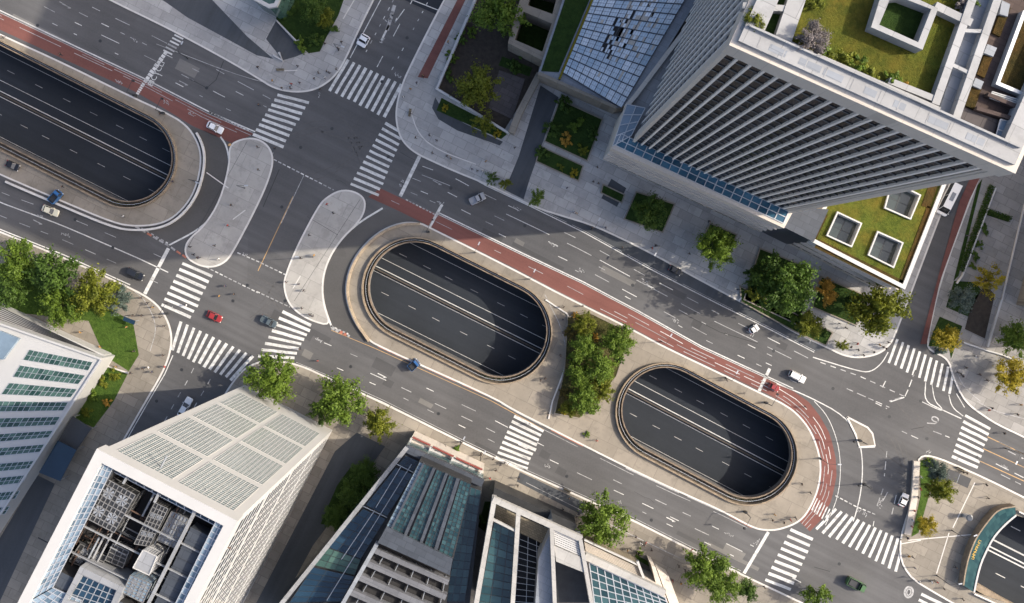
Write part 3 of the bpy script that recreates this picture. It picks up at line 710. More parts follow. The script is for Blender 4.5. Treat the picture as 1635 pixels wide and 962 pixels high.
M['spandrel'] = plain('spandrel_panel', (.025, .025, .027), .3, .6, 0, .8)
for a_, b_, n_ in ((SW, SE, 20), (NW, SW, 26)):
    Fg, Lg = frame(a_, b_); g = MB()
    for i in range(n_):
        for k in range(FL):
            x0, x1 = Lg*i/n_, Lg*(i+1)/n_; z0, z1 = ZB+k*FH, ZB+(k+1)*FH; xm = x0 + (x1-x0)*random.choice((.35, .5, .62))
            for u0, u1 in ((x0, xm), (xm, x1)): g.face([Fg @ Vector(p) for p in ((u0, -.5, z0), (u1, -.5, z0), (u1, -.5, z1), (u0, -.5, z1))])
    g.build('window_wall', 'pane_glass', tower)
F, L = facade(SW, SE, 20, 0.0, .36, ('fin', 'spandrel'), -.42)
F2, L2 = facade(NW, SW, 26, -.16, .62, ('fin_cool', 'spandrel_cool'), -.36)
FE, LE = frame(SE, NE)
m = MB(); m.box((.1, -1.5, 0), (LE, -.01, TZ-4.6), FE); m.build('east_wall', 'beige', tower)
FN, LN = frame(NE, NW)
m = MB(); m.box((.1, -1.5, 0), (LN-.1, -.01, TZ-4.6), FN); m.build('north_wall', 'beige', tower)
m = MB()                                        # corner piers
for Fx, a, b in ((F2, L2-1.9, L2+.02), (F, L-1.0, L+.02)): m.box((a, -.6, ZB-6), (b, .06, TZ-4.61), Fx)
m.build('corner_pier', 'beige', tower)
par = MB()
o = inset([SW, SE, NE, NW], -.25); i1 = inset([SW, SE, NE, NW], .9)
par.prism(o, TZ-4.6, TZ-.6, [i1]); par.build('cornice', 'beige', tower)
par = MB(); i2 = inset([SW, SE, NE, NW], 3.1); o2 = inset([SW, SE, NE, NW], .55); par.prism(o2, TZ-3, TZ, [i2]); par.build('parapet', 'white_roof', tower)
bx = MB()                                       # recesses and boxes along the parapet
x = 3.0
while x < L-4:
    w = random.uniform(2.6, 4.2)
    bx.box((x, -2.2, TZ-.02), (x+.12, -.75, TZ+.03), F); x += w
bx.box((1, -2.9, TZ-.02), (L-1, -2.65, TZ+.5), F); bx.build('parapet_ledge', 'white_roof', tower)
x = 4.5
while x < L-4: gb = MB(); gb.box((x, -1.9, TZ-.01), (x+random.uniform(1.6, 3.2), -1.0, TZ+.02), F); x += random.uniform(3, 6); gb.build('roof_vent', 'grey_metal', tower)
RZ = TZ - 2.2
rf = MB(); rf.sheet(inset([SW, SE, NE, NW], 3.0), RZ); rf.build('roof', 'white_roof', tower)
def roofsheet(name, pts, mat, dz, root=tower, base=RZ, h=.0):
    mb = MB(); L_ = ccw(plan(pts, base+dz)); mb.prism(L_, base, base+dz); return mb.build(name, mat, root)
lawn = stuff(roofsheet('roof_lawn', [(1290, -40), (1258, 66), (1274, 76), (1494, 160), (1541, 40), (1560, -20), (1400, -60)], 'sedum', .12))
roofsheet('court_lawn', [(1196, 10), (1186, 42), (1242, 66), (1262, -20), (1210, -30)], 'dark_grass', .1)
def wallring(name, outer, inner, mat, z0, z1, root):
    mb = MB(); o_ = ccw(plan(outer, z1)); i_ = ccw(plan(inner, z1)); mb.prism(o_, z0, z1, [i_]); return mb.build(name, mat, root)
wallring('light_well_kerb', [(1408, -12), (1391, 43), (1473, 79), (1498, 13), (1440, -14)], [(1421, -2), (1404, 39), (1466, 67), (1487, 14), (1440, -4)], 'white_roof', RZ, RZ+2.2, tower)
roofsheet('light_well_lawn', [(1421, -2), (1404, 39), (1466, 67), (1487, 14), (1440, -4)], 'dark_grass', .14)
def beam(name, a, b, w, mat, z, h, root=tower):
    mb = MB(); mb.bar(G(*a, z), G(*b, z), w, h); return mb.build(name, mat, root)
beam('roof_beam', (1282, -30), (1247, 74), 2.2, 'white_roof', RZ+1.6, 1.6)
beam('roof_beam', (1556, -10), (1494, 166), 1.0, 'white_roof', RZ+1.6, 1.6)
beam('roof_beam', (1603, -30), (1524, 197), 1.0, 'white_roof', RZ+1.6, 1.6)
beam('roof_beam', (1494, 8), (1552, 36), 1.0, 'white_roof', RZ+1.5, 1.5)
beam('roof_beam', (1420, 128), (1500, 160), .8, 'white_roof', RZ+1.5, 1.5)
beam('roof_beam', (1255, 68), (1500, 176), .9, 'white_roof', RZ+1.7, 1.7)
beam('roof_beam', (1184, 40), (1250, 74), 1.0, 'white_roof', RZ+1.7, 1.7)
beam('roof_beam', (1186, 8), (1270, 14), .8, 'white_roof', RZ+1.5, 1.5)
roofsheet('gutter_roof', [(1562, -10), (1502, 168), (1500, 190), (1522, 196), (1600, -20)], 'grey_metal', .3)
for t_ in (.28, .58): 
    a = V2((1556, -10)).lerp(V2((1494, 166)), t_+.05); b = V2((1603, -30)).lerp(V2((1524, 197)), t_+.07); beam('roof_beam', a, b, .45, 'white_roof', RZ+1.5, .5)
# planted terraces at the eastern edge of the roof
roofsheet('terrace_paving', [(1606, -30), (1530, 196), (1600, 226), (1700, 30), (1690, -30)], 'brick', .1)
for q in ([(1602, 6), (1585, 52), (1597, 58), (1614, 12)], [(1578, 72), (1560, 118), (1572, 124), (1589, 80)], [(1553, 132), (1541, 168), (1556, 174), (1568, 138)]): roofsheet('terrace_bed', q, 'rust_sedum', .5)
for q in ([(1600, 0), (1596, 22), (1609, 26), (1613, 6)], [(1577, 70), (1571, 84), (1586, 90), (1592, 76)], [(1558, 124), (1553, 136), (1566, 142), (1571, 130)]): roofsheet('roof_hatch', q, 'grey_metal', .9)
wallring('garden_kerb', [(1634, 16), (1590, 134), (1700, 180), (1740, 60)], [(1638, 22), (1597, 131), (1700, 174), (1735, 62)], 'light_metal', RZ, RZ+1.3, tower)
stuff(roofsheet('terrace_lawn', [(1638, 22), (1597, 131), (1700, 174), (1735, 62)], 'rust_sedum', .6))
roofsheet('plant_deck', [(1541, 172), (1528, 194), (1582, 222), (1596, 192)], 'slab_dark', .4)
q = [Vector(p) for p in GL([(1597, 190), (1588, 222), (1610, 232), (1622, 196)], RZ+.8)]; quad_grid(q, 2, 2, 'grey_glass', 'light_metal', tower, .12, .15, ('skylight', 'skylight_frame'))
q = [Vector(p) for p in GL([(1584, 146), (1580, 156), (1625, 172), (1630, 160)], RZ+.9)]; quad_grid(q, 4, 1, 'pale_glass', 'white', tower, .12, .15, ('skylight', 'skylight_frame'))
for a, b in (((1578, 150), (1640, 176)), ((1560, 172), (1622, 190))): beam('terrace_beam', a, b, .5, 'brick', RZ+1.2, 1.0)

# ------------------------------------------------------------------ podium and glass-roofed hall round the tower
PZ = 24.0
pod = empty('podium_building', (*plan([(1100, 290)], 0)[0], 0), 'pale stone podium at the foot of the tower with blue glass strip roof', 'building')
P = ccw(plan([(976, 236), (1252, 364), (1266, 338), (1250, 100), (1110, 20), (1012, 150), (1001, 163)], PZ))
rim_in = inset(P, 1.0)
m = MB(); m.prism(P, PZ-4.2, PZ, [rim_in]); m.build('parapet', 'beige', pod)
m = MB(); m.sheet(rim_in, PZ-1.4); m.build('roof', 'white_roof', pod)
m = MB(); m.walls(inset(P, .5), 0, PZ-4.2); m.build('wall', 'beige', pod)
pSW, pSE = plan([(976, 236), (1252, 364)], PZ); Fp, Lp = frame(pSW, pSE)
for z, h in ((18.4, .7), (14.2, 1.6), (10.2, .6), (6, 1.2)):
    m = MB(); m.box((.2, -.5, z), (Lp-.2, .25, z+h), Fp); m.build('cornice', 'beige', pod)
for z in (16.0, 11.8, 8.0, 2.0):
    m = MB(); x = 2.0
    while x < Lp-3:
        w = random.choice((1.6, 2.4, 3.2)); m.box((x, -.5, z), (x+w, -.42+.0, z+1.9), Fp); m.box((x-.1, -.5, z-.12), (x+w+.1, -.3, z), Fp); x += w + random.uniform(.5, 1.2)
    m.build('window_band', 'tower_glass', pod)
def inner(p, z): return [Vector((*plan([q], z)[0], z)) for q in p]
q = [Vector((*(pSW + (pSE-pSW)*f), PZ+.1)) for f in (.015, .985)]
nin = Vector((-(pSE-pSW).normalized().y, (pSE-pSW).normalized().x))
gap = (SW-pSW).dot(nin) - .1
q = [q[0]+Vector((*nin*.95, 0)), q[1]+Vector((*nin*.95, 0)), q[1]+Vector((*nin*(gap+.6), 0)), q[0]+Vector((*nin*(gap+.6), 0))]
quad_grid(q, 19, 2, 'blue_glass', 'light_metal', pod, .2, .2, ('skylight', 'skylight_frame'))
q = GL([(978, 233), (1001, 166), (1030, 172), (1008, 216)], PZ+.12); quad_grid([Vector(p) for p in q], 4, 2, 'grey_glass', 'light_metal', pod, .2, .2, ('skylight', 'skylight_frame'))
m = MB(); m.prism(ccw(plan([(1240, 330), (1246, 360), (1298, 386), (1322, 334)], 20)), 0, 20.5); m.build('link_block', 'steel_dark', pod)

HZ = 9.0
hall = empty('glass_hall', (*plan([(970, 90)], 0)[0], 0), 'low hall with a pale blue gridded glass roof beside the tower', 'hall')
P = ccw(plan([(859, 117), (985, 172), (1012, 165), (1150, -60), (918, -60)], HZ))
m = MB(); m.prism(P, 0, HZ, m=0, mw=1); m.build('wall', ['grey_metal', 'concrete'], hall)
q = [Vector(p) for p in GL([(964, -50), (896, 114), (992, 172), (1128, -60)], HZ+.25)]
g_, b_ = quad_grid(q, 14, 11, 'atrium_glass', 'steel_dark', hall, .2, .3, ('glazing', 'mullion'))
q2 = [p+Vector((0,0,.06)) for p in q]; b2 = MB()
for i in range(0, 28): b2.bar(bil(q2, i/28, 0), bil(q2, i/28, 1), .05, .1)
for j in range(0, 33): b2.bar(bil(q2, 0, j/33), bil(q2, 1, j/33), .05, .1)
b2.build('glazing_bar', 'grey_metal', hall)
for _ in range(14):
    u, v = random.gauss(.5, .1), random.gauss(.45, .07); u = int(u*28)/28; v = int(v*33)/33
    n_ = random.randint(1, 2); p = [bil(q2, u+a/28, v+b/33)+Vector((0,0,.03)) for a, b in ((0,0),(n_,0),(n_,1),(0,1))]; dm = MB(); dm.face(p[::-1]); dm.build('open_pane', 'dark_void', hall)
for _ in range(75):
    u, v = random.gauss(.52, .16), random.gauss(.6, .13); 
    if not (0 < u < .93 and 0 < v < .95): continue
    u = int(u*28)/28; v = int(v*33)/33; p = [bil(q2, u+a/28, v+b/33)+Vector((0,0,.02)) for a, b in ((0,0),(1,0),(1,1),(0,1))]; dm = MB(); dm.face(p[::-1]); dm.build('blind', 'beige', hall)
q = [Vector(p) for p in GL([(892, 115), (945, -10), (905, -10), (864, 113)], HZ+.1)]
m = MB(); m.face(q[::-1]); stuff(m.build('roof_lawn', 'dark_grass', hall))
m = MB(); m.bar(G(893, 126, HZ+.5), G(968, -55, HZ+.5), .55, .6); m.build('hedge_edge', LEAF['yellow'], hall)
m = MB(); m.bar(G(860, 116, HZ+.7), G(984, 171, HZ+.7), .7, .7); m.build('parapet', 'concrete', hall)
grid = empty('concrete_pergola', (*plan([(850, 50)], 0)[0], 0), 'open concrete frame of square light wells over dark lawn', 'pergola')
m = MB(); P = ccw(plan([(838, -30), (811, 68), (866, 96), (908, -10)], 8)); hs = [plan([(836, 18), (881, 37), (866, 82), (822, 63)], 8), plan([(850, -20), (843, 8), (882, 22), (890, -8)], 8)]
m.prism(P, 0, 8, [ccw(h) for h in hs]); m.build('frame', 'concrete', grid)
m = MB()
for h in hs: m.sheet(ccw(h), .4)
m.build('lawn', 'dark_grass', grid)

# ------------------------------------------------------------------ low building with a sedum roof, east of the tower
LZ = 20.0
low = empty('green_roof_building', (*plan([(1400, 370)], 0)[0], 0), 'low building with rusty green sedum roof and square skylights', 'building')
P = ccw(plan([(1293, 384), (1445, 462), (1500, 322), (1560, 170), (1400, 120), (1312, 335)], LZ)); Pi = inset(P, .9)
m = MB(); m.prism(P, LZ-1.6, LZ, [Pi]); m.build('parapet', 'white', low)
m = MB(); m.walls(inset(P, .25), 0, LZ-1.6); m.build('wall', 'beige', low)
sk = [[(1337, 340), (1373, 357), (1358, 392), (1321, 375)], [(1401, 371), (1439, 388), (1425, 425), (1387, 406)], [(1424, 290), (1467, 312), (1452, 348), (1413, 331)], [(1350, 300), (1386, 316), (1372, 345), (1338, 330)][:0]]
sk = [s for s in sk if s]
hs = [ccw(plan(s, LZ-.4)) for s in sk]
m = MB(); m.sheet(Pi, LZ-.5, hs); stuff(m.build('sedum_roof', 'sedum', low))
for h in hs:
    m = MB(); m.prism(inset(h, -.3), LZ-1, LZ+.1, [inset(h, .02)]); fr = m.build('skylight', 'white', low)
    m = MB(); m.walls(h, LZ-2.6, LZ-.3, 0, True); m.build('reveal', 'light_metal', fr)
    q = [Vector((*V2(p), LZ-2.2)) for p in h]; quad_grid(q, 2, 2, 'well_glass', 'dark_metal', fr, .12, .12, ('pane', 'glazing_bar'))
ed = MB()
for a, b, w in (((1304, 388), (1440, 455), 2.2), ((1440, 452), (1486, 330), 1.6), ((1318, 342), (1300, 380), 1.2), ((1478, 330), (1496, 280), 2)): ed.bar(G(*a, LZ-.38), G(*b, LZ-.38), w, .12)
stuff(ed.build('sedum_border', 'rust_sedum', low))
sp, ep = plan([(1293, 384), (1445, 462)], LZ); Fl, Ll = frame(sp, ep)
for z in (3, 9, 14):
    m = MB(); x = 1.2
    while x < Ll-2: m.box((x, -.3, z), (x+2.2, -.2, z+2.6), Fl); x += 3.0
    m.build('window_band', 'tower_glass', low)
for z in (7.2, 12.6, 17):
    m = MB(); m.box((.3, -.3, z), (Ll-.3, .35, z+.5), Fl); m.build('cornice', 'beige', low)

# ------------------------------------------------------------------ white block with ribbon skylights, west
WZ = 8.0
wb = empty('ribbon_roof_building', (*plan([(60, 620)], 0)[0], 0), 'white building with bands of green glass on its western roof', 'building')
P = ccw(plan([(162, 572), (142, 604), (-40, 884), (-320, 780), (-130, 470)], WZ))
m = MB(); m.prism(P, 0, WZ); m.build('wall', 'white', wb)
m = MB(); m.bar(G(161, 574, WZ+.5), G(-44, 888, WZ+.5), .5, .6); m.bar(G(161, 573, WZ+.52), G(-130, 472, WZ+.52), .5, .6); m.build('parapet', 'white', wb)
m = MB(); Lp_ = ccw(plan([(168, 566), (162, 572), (-130, 472), (-130, 430)], 4)); m.prism(Lp_, 0, 4.5); m.build('louvre_wing', 'white', wb)
lv = MB()
for k in range(7): a = V2((160, 567)).lerp(V2((163, 570)), k/7); b = V2((-100, 442)).lerp(V2((-100, 478)), k/7); lv.bar(G(*a, 4.75), G(*b, 4.75), .14, .2)
lv.build('louvre_or_sill', 'dark_metal', wb)
for s in ([(47,558),(148,578),(141,591),(37,574)], [(32,583),(136,599),(125,613),(21,601)], [(15,611),(123,621),(113,634),(2,629)], [(-12,640),(109,642),(101,655),(-20,657)], [(-30,668),(96,665),(88,678),(-40,684)], [(-40,695),(85,687),(77,698),(-50,709)], [(-50,719),(71,709),(64,721),(-60,733)], [(-60,745),(57,735),(50,747),(-70,759)], [(-60,768),(44,758),(37,770),(-70,783)], [(-60,792),(32,783),(24,796),(-70,806)], [(-60,816),(16,808),(8,820),(-70,830)]):
    q = [Vector(p) for p in GL(s, WZ+.02)]
    f_, b_ = quad_grid(q, 13, 2, 'green_glass', 'light_metal', wb, .1, .12, ('skylight', 'skylight_frame'), 0)
m = MB(); m.prism(ccw(plan([(30, 540), (0, 528), (-40, 560), (4, 574)], WZ+1)), WZ, WZ+1.0); m.build('roof_box', 'grey_glass', wb)

# ------------------------------------------------------------------ tall white block, south-west
BZ = 82.0
tb = empty('white_high_rise', (*plan([(420, 760)], 0)[0], 0), 'tall white block with gridded panels and machinery in an open roof well', 'high-rise')
A1, A2 = V2(G(391, 614)), V2(G(531, 686)); e = (A2-A1).normalized(); s_ = Vector((e.y, -e.x)); LEN = 58.0
B1, B2 = A1 + s_*LEN, A2 + s_*LEN
m = MB(); m.walls([A1, B1, B2, A2], 0, BZ); m.build('wall', 'white', tb)
FNw, LNw = frame(A2, A1)                       # north front, x from east to west
rows, cols = 4, 2
mgx, zt = 1.6, BZ-3.0
pw = (LNw-mgx*2-1.2*(cols-1))/cols
ph = (BZ-10)/rows
for c in range(cols):
    for r_ in range(rows):
        x0 = mgx + c*(pw+1.2); z1 = zt - r_*ph; z0 = z1 - ph + 2.2
        g_, b_ = MB(), MB(); nu, nv = 12, 18
        for i in range(nu):
            for j in range(nv):
                xa, xb = x0+pw*i/nu, x0+pw*(i+1)/nu; za, zb = z0+(z1-z0)*j/nv, z0+(z1-z0)*(j+1)/nv
                g_.face([FNw @ Vector(p) for p in ((xa,.05,za),(xb,.05,za),(xb,.05,zb),(xa,.05,zb))])
        for i in range(nu+1): x = x0+pw*i/nu; b_.box((x-.05, .02, z0), (x+.05, .12, z1), FNw)
        for j in range(nv+1): z = z0+(z1-z0)*j/nv; b_.box((x0, .02, z-.11), (x0+pw, .07, z+.11), FNw)
        w_ = g_.build('window', 'pale_glass', tb); b_.build('glazing_bar', 'white', w_)
FEw, LEw = frame(B2, A2)                       # east front with slit louvres, x from south to north
m = MB(); mg = MB(); k = 0
for z in [BZ-5.2-2.55*i for i in range(30)]:
    if z < 3: break
    mg.box((1.2, 0, z-1.9), (LEw-1.8, .03, z), FEw)
    m.box((.8, 0, z), (LEw-1, .06, z+.3), FEw)
for x in [1.2+2.6*i for i in range(int((LEw-2)/2.6))]: m.box((x, 0, 3), (x+.3, .05, BZ-5), FEw)
for z0_ in (BZ-22, BZ-42, BZ-62): m.box((.2, 0, z0_), (LEw-.2, .08, z0_+.8), FEw)
mg.build('window_band', 'navy_glass', tb); m.build('louvre_or_sill', 'white', tb)
roof_out = [A1, B1, B2, A2]; rin = inset(roof_out, 1.4)
m = MB(); m.prism(inset(roof_out, -.35), BZ-2.4, BZ+.9, [rin]); m.build('parapet', 'white', tb)
pit = ccw(plan([(181, 752), (352, 838), (270, 1000), (80, 905)], BZ))
WD = BZ - 6
m = MB(); m.sheet(inset(roof_out, 1.2), BZ-.2, [pit]); m.build('roof', 'steel_dark', tb)
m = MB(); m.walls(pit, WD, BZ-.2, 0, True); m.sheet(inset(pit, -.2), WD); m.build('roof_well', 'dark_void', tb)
def rq(p, z=BZ): return [Vector(x) for x in GL(p, z)]
quad_grid(rq([(160, 722), (186, 735), (84, 938), (42, 962)], BZ+.1), 4, 22, 'grey_glass', 'light_metal', tb, .16, .16, ('roof_glazing', 'roof_glazing_bar'))
quad_grid(rq([(42, 962), (84, 938), (130, 958), (110, 1010)], BZ+.1), 5, 6, 'grey_glass', 'light_metal', tb, .16, .16, ('roof_glazing', 'roof_glazing_bar'))
quad_grid(rq([(346, 830), (368, 841), (300, 985), (276, 972)], BZ+.1), 3, 16, 'grey_glass', 'light_metal', tb, .16, .16, ('roof_glazing', 'roof_glazing_bar'))
quad_grid(rq([(170, 724), (366, 828), (358, 846), (180, 752)], BZ-.9), 14, 2, 'navy_glass', 'light_metal', tb, .14, .14, ('roof_glazing', 'roof_glazing_bar'))
gb = MB()                                       # light girders across the well
for a, b, w in (((316, 806), (232, 972), .5), ((258, 776), (246, 802), .35), ((310, 812), (355, 836), .3), ((205, 756), (196, 772), .3)): gb.bar(G(*a, BZ), G(*b, BZ), w, .6)
for f in (.3, .55, .8): gb.bar(G(*V2((181,752)).lerp(V2((80,905)), f), BZ-.6), G(*V2((352,838)).lerp(V2((270,1000)), f), BZ-.6), .18, .4)
gb.build('girder', 'steel_pale', tb)
def cage(name, pts, z, h, label, nu, nv, glassm='dark_metal', barm='steel_mid', cat='roof machinery'):
    root = empty(name, (*plan([pts[0]], z)[0], z), label, cat, 'machines on the white high-rise roof')
    L_ = ccw(plan(pts, z+h)); m = MB(); m.prism(L_, z, z+h-.12); m.build('casing', glassm, root)
    q = [Vector((*V2(p), z+h-.08)) for p in L_]; b = MB()
    for i in range(nu+1): b.bar(bil(q, i/nu, 0)+Vector((0,0,.1)), bil(q, i/nu, 1)+Vector((0,0,.1)), .12, .14)
    for j in range(nv+1): b.bar(bil(q, 0, j/nv)+Vector((0,0,.11)), bil(q, 1, j/nv)+Vector((0,0,.11)), .12, .14)
    for k in range(4):
        a_, c_ = q[k], q[(k+1) % 4]
        for i in range(7): p = a_.lerp(c_, i/6); b.bar(Vector((p.x, p.y, z)), Vector((p.x, p.y, z+h)), .1, .1)
        for i in range(3): b.bar(Vector((a_.x, a_.y, z+h*i/3)), Vector((c_.x, c_.y, z+h*i/3)), .1, .1)
    b.build('cage', barm, root)
    if nu > 3:
        for i in range(2):
            for j in range(2):
                f = MB(); c = bil(q, .27+.46*i, .27+.46*j)+Vector((0,0,.06)); rr = .18*min((q[1]-q[0]).length, (q[3]-q[0]).length)
                for t_ in range(8): 
                    w0 = math.pi*t_/4; f.face([c, c+Vector((math.cos(w0), math.sin(w0), 0))*rr, c+Vector((math.cos(w0+.5), math.sin(w0+.5), .02))*rr])
                f.build('fan', 'grey_metal', root)
    return root
cage('cooling_tower', [(170, 764), (216, 790), (182, 850), (136, 826)], WD, 5.6, 'large caged cooling unit at the north end of the roof well', 7, 8)
cage('air_handler', [(247, 802), (268, 812), (238, 872), (214, 868)], WD, 4.4, 'narrow caged air handler in the middle of the roof well', 4, 9)
cage('air_handler', [(274, 816), (300, 828), (278, 874), (250, 862)], WD, 3.2, 'dark flat air handler beside the long white girder', 5, 6, 'grey_metal')
cage('exhaust_unit', [(228, 878), (250, 888), (238, 918), (212, 906)], WD, 6.4, 'white box exhaust unit with a square opening', 1, 1, 'steel_pale', 'white')
cage('duct_housing', [(208, 918), (242, 932), (228, 962), (196, 946)], WD, 6.0, 'pale gridded housing south of the white exhaust unit', 5, 6, 'grey_glass')
cage('water_chiller', [(128, 868), (170, 888), (156, 914), (110, 896)], WD, 2.4, 'low chiller among pipes in the western corner of the roof well', 6, 3)
cage('air_handler', [(180, 868), (206, 880), (196, 906), (168, 894)], WD, 2.8, 'small caged air handler between the chiller and the exhaust unit', 3, 4)
skb = empty('rooftop_skylight', (*plan([(140, 935)], BZ)[0], BZ), 'white framed rooftop skylight with dark panes at the southern roof edge', 'skylight')
o_ = [(128, 904), (198, 938), (176, 990), (96, 966)]; i_ = [(132, 918), (186, 942), (172, 976), (108, 958)]
wallring('frame', o_, i_, 'steel_pale', WD, BZ+.6, skb)
quad_grid(rq([i_[0], i_[1], i_[2], i_[3]], BZ), 6, 4, 'navy_glass', 'grey_metal', skb, .14, .14, ('pane', 'glazing_bar'))
du = MB(); du.bar(G(322, 850, BZ-1), G(262, 975, BZ-1), 4.0, 3.0)
for i in range(8): p = V2((322, 850)).lerp(V2((262, 975)), i/8); q_ = V2((322, 850)).lerp(V2((262, 975)), i/8+.012); du.bar(G(*p, BZ-.9), G(*q_, BZ-.9), 4.2, .3)
tag(du.build('air_duct', 'steel_dark'), 'long grey duct lying along the eastern side of the roof well', 'duct')
for i in range(84):
    pp = MB()
    a = bil(rq([(181, 752), (352, 838), (270, 1000), (80, 905)], WD), random.random(), random.random()); z = random.uniform(WD+.3, WD+3.4)
    b = a + Vector((*(random.choice((e, s_))*random.uniform(2, 7)*random.choice((-1, 1))), 0)); a.z = b.z = z
    pp.tube(a, b, random.uniform(.06, .2), None, 6)
    if random.random() < .5: pp.tube(b, Vector((b.x, b.y, WD)), .1, None, 6)
    pp.build('pipework', random.choice(('steel_pale', 'grey_metal', 'dark_metal', 'rust_pipe', 'rust_pipe')), tb)

# ------------------------------------------------------------------ dark glass block, south
KZ = 16.0
kb = empty('dark_glass_block', (*plan([(640, 860)], 0)[0], 0), 'dark blue glass block with slanted roof bands and a red banner terrace', 'building')
P = ccw(plan([(648, 712), (771, 767), (746, 1000), (420, 1010), (440, 968)], KZ)); 
m = MB(); m.prism(P, 0, KZ-1.2, m=0, mw=1); m.build('wall', ['dark_metal', 'teal_glass'], kb)
m = MB()
m.bar(G(650, 714, KZ), G(432, 985, KZ), 1.0, 1.6); m.build('parapet', 'steel_pale', kb)
m = MB(); m.bar(G(648, 716, KZ-.1), G(771, 772, KZ-.1), 1.7, 1.4); m.build('parapet', 'steel_dark', kb)
for q in ([(648, 727), (676, 740), (662, 752), (635, 742)], [(632, 746), (660, 757), (618, 824), (584, 806)], [(580, 812), (616, 828), (576, 892), (520, 872)], [(500, 905), (566, 920), (545, 960), (462, 962)], [(462, 964), (543, 964), (520, 1000), (430, 1000)]):
    quad_grid([Vector(p) for p in GL(q, KZ-.8)], 3, 6, 'navy_glass', 'dark_metal', kb, .1, .12, ('roof_glazing', 'glazing_bar'))
m = MB()
for a, b in (((657, 741), (522, 958)), ((640, 745), (600, 810)), ((598, 815), (545, 893)), ((632, 740), (660, 754)), ((580, 808), (618, 826))): m.bar(G(*a, KZ-.5), G(*b, KZ-.5), .16, .2)
m.build('roof_rib', 'light_metal', kb)
quad_grid([Vector(p) for p in GL([(520, 873), (576, 893), (566, 918), (502, 902)], KZ-.75)], 4, 3, 'green_glass', 'dark_metal', kb, .1, .12, ('roof_glazing', 'glazing_bar'))
quad_grid([Vector(p) for p in GL([(744, 775), (768, 783), (742, 960), (712, 960)], KZ-.7)], 3, 14, 'teal_glass', 'steel_dark', kb, .1, .12, ('roof_glazing', 'glazing_bar'))
# raised inner volume: glazed bands between grey ribs
m = MB(); UZ = 21.0; P = ccw(plan([(670, 735), (752, 772), (724, 892), (617, 840)], UZ)); m.prism(P, KZ-1, UZ-.3); m.build('upper_storey', 'dark_metal', kb)
Q = [(670, 737), (752, 773), (722, 890), (617, 840)]
def qq(u, v): return bil([V2(p) for p in Q], u, v)
edges = [0, .07, .09, .26, .31, .34, .5, .55, .58, .72, .78, .8, 1]
for i, kind in enumerate(('g', 'b', 'w', 'b', 'd', 'w', 'b', 'd', 'w', 'b', 'd', 'w')):
    u0, u1 = edges[i], edges[i+1]; q = [Vector(G(*qq(u, v), UZ)) for u, v in ((u0, 0), (u1, 0), (u1, 1), (u0, 1))]
    if kind in 'wg': quad_grid(q, 3 if kind == 'w' else 1, 18, 'teal_glass' if kind == 'w' else 'grey_glass', 'dark_metal', kb, .1, .12, ('window', 'glazing_bar'))
    elif kind == 'b':
        mm = MB(); a, b = qq((u0+u1)/2, 0), qq((u0+u1)/2, 1); mm.bar(G(*a, UZ+.5), G(*b, UZ+.5), max(.5, (u1-u0)*14), .9); mm.build('rib', 'steel_dark', kb)
m = MB(); m.prism(ccw(plan([(617, 841), (723, 892), (718, 918), (603, 866)], 22)), KZ-1, 22); m.build('roof_slab', 'steel_dark', kb)
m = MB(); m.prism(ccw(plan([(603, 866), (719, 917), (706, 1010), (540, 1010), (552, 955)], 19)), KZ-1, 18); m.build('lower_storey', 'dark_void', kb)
for a, b, w in (((596, 878), (716, 930), 1.2), ((583, 898), (712, 954), 1.3), ((570, 920), (708, 980), 1.4), ((557, 944), (700, 1006), 1.4)):
    m = MB(); m.bar(G(*a, 20.2), G(*b, 20.2), w, 2.0); m.build('sun_shade', 'steel_shade', kb)
m = MB()
for f in (.15, .35, .55, .75, .95): m.bar(G(*V2((600, 872)).lerp(V2((718, 922)), f), 19.2), G(*V2((545, 955)).lerp(V2((702, 1010)), f), 19.2), .18, .8)
m.bar(G(602, 868, 20.4), G(535, 985, 20.4), .9, 2); m.build('roof_rib', 'grey_metal', kb)
# terrace with banners on its northern side
m = MB(); m.prism(ccw(plan([(657, 698), (772, 752), (771, 768), (650, 712)], 9)), 0, 9); m.build('terrace', 'beige', kb)
m = MB()
for a, b in (((659, 698), (687, 711)), ((691, 713), (724, 729)), ((728, 731), (770, 750))): m.bar(G(*a, 10), G(*b, 10), .3, 1.0)
m.build('banner', paint('red_banner', (.2, .035, .025), .8), kb)
m = MB()
for f in (0, .27, .58, .98): a = V2((657, 699)).lerp(V2((771, 752)), f); m.bar(G(*a, 10.4), G(*(a+Vector((-5, 14))), 10.4), .4, .8)
for k in range(30): a = V2((659, 702)).lerp(V2((768, 753)), random.random())+Vector((-1, 4))*random.random()*1.6; m.box((-.5, -.3, 9), (random.uniform(.2, 1.4), .3, 9+random.uniform(.2, .7)), Matrix.Translation(V2(G(*a, 9)).to_3d()) @ Matrix.Rotation(AV, 4, 'Z'))
m.build('terrace_frame_clutter', 'white', kb)

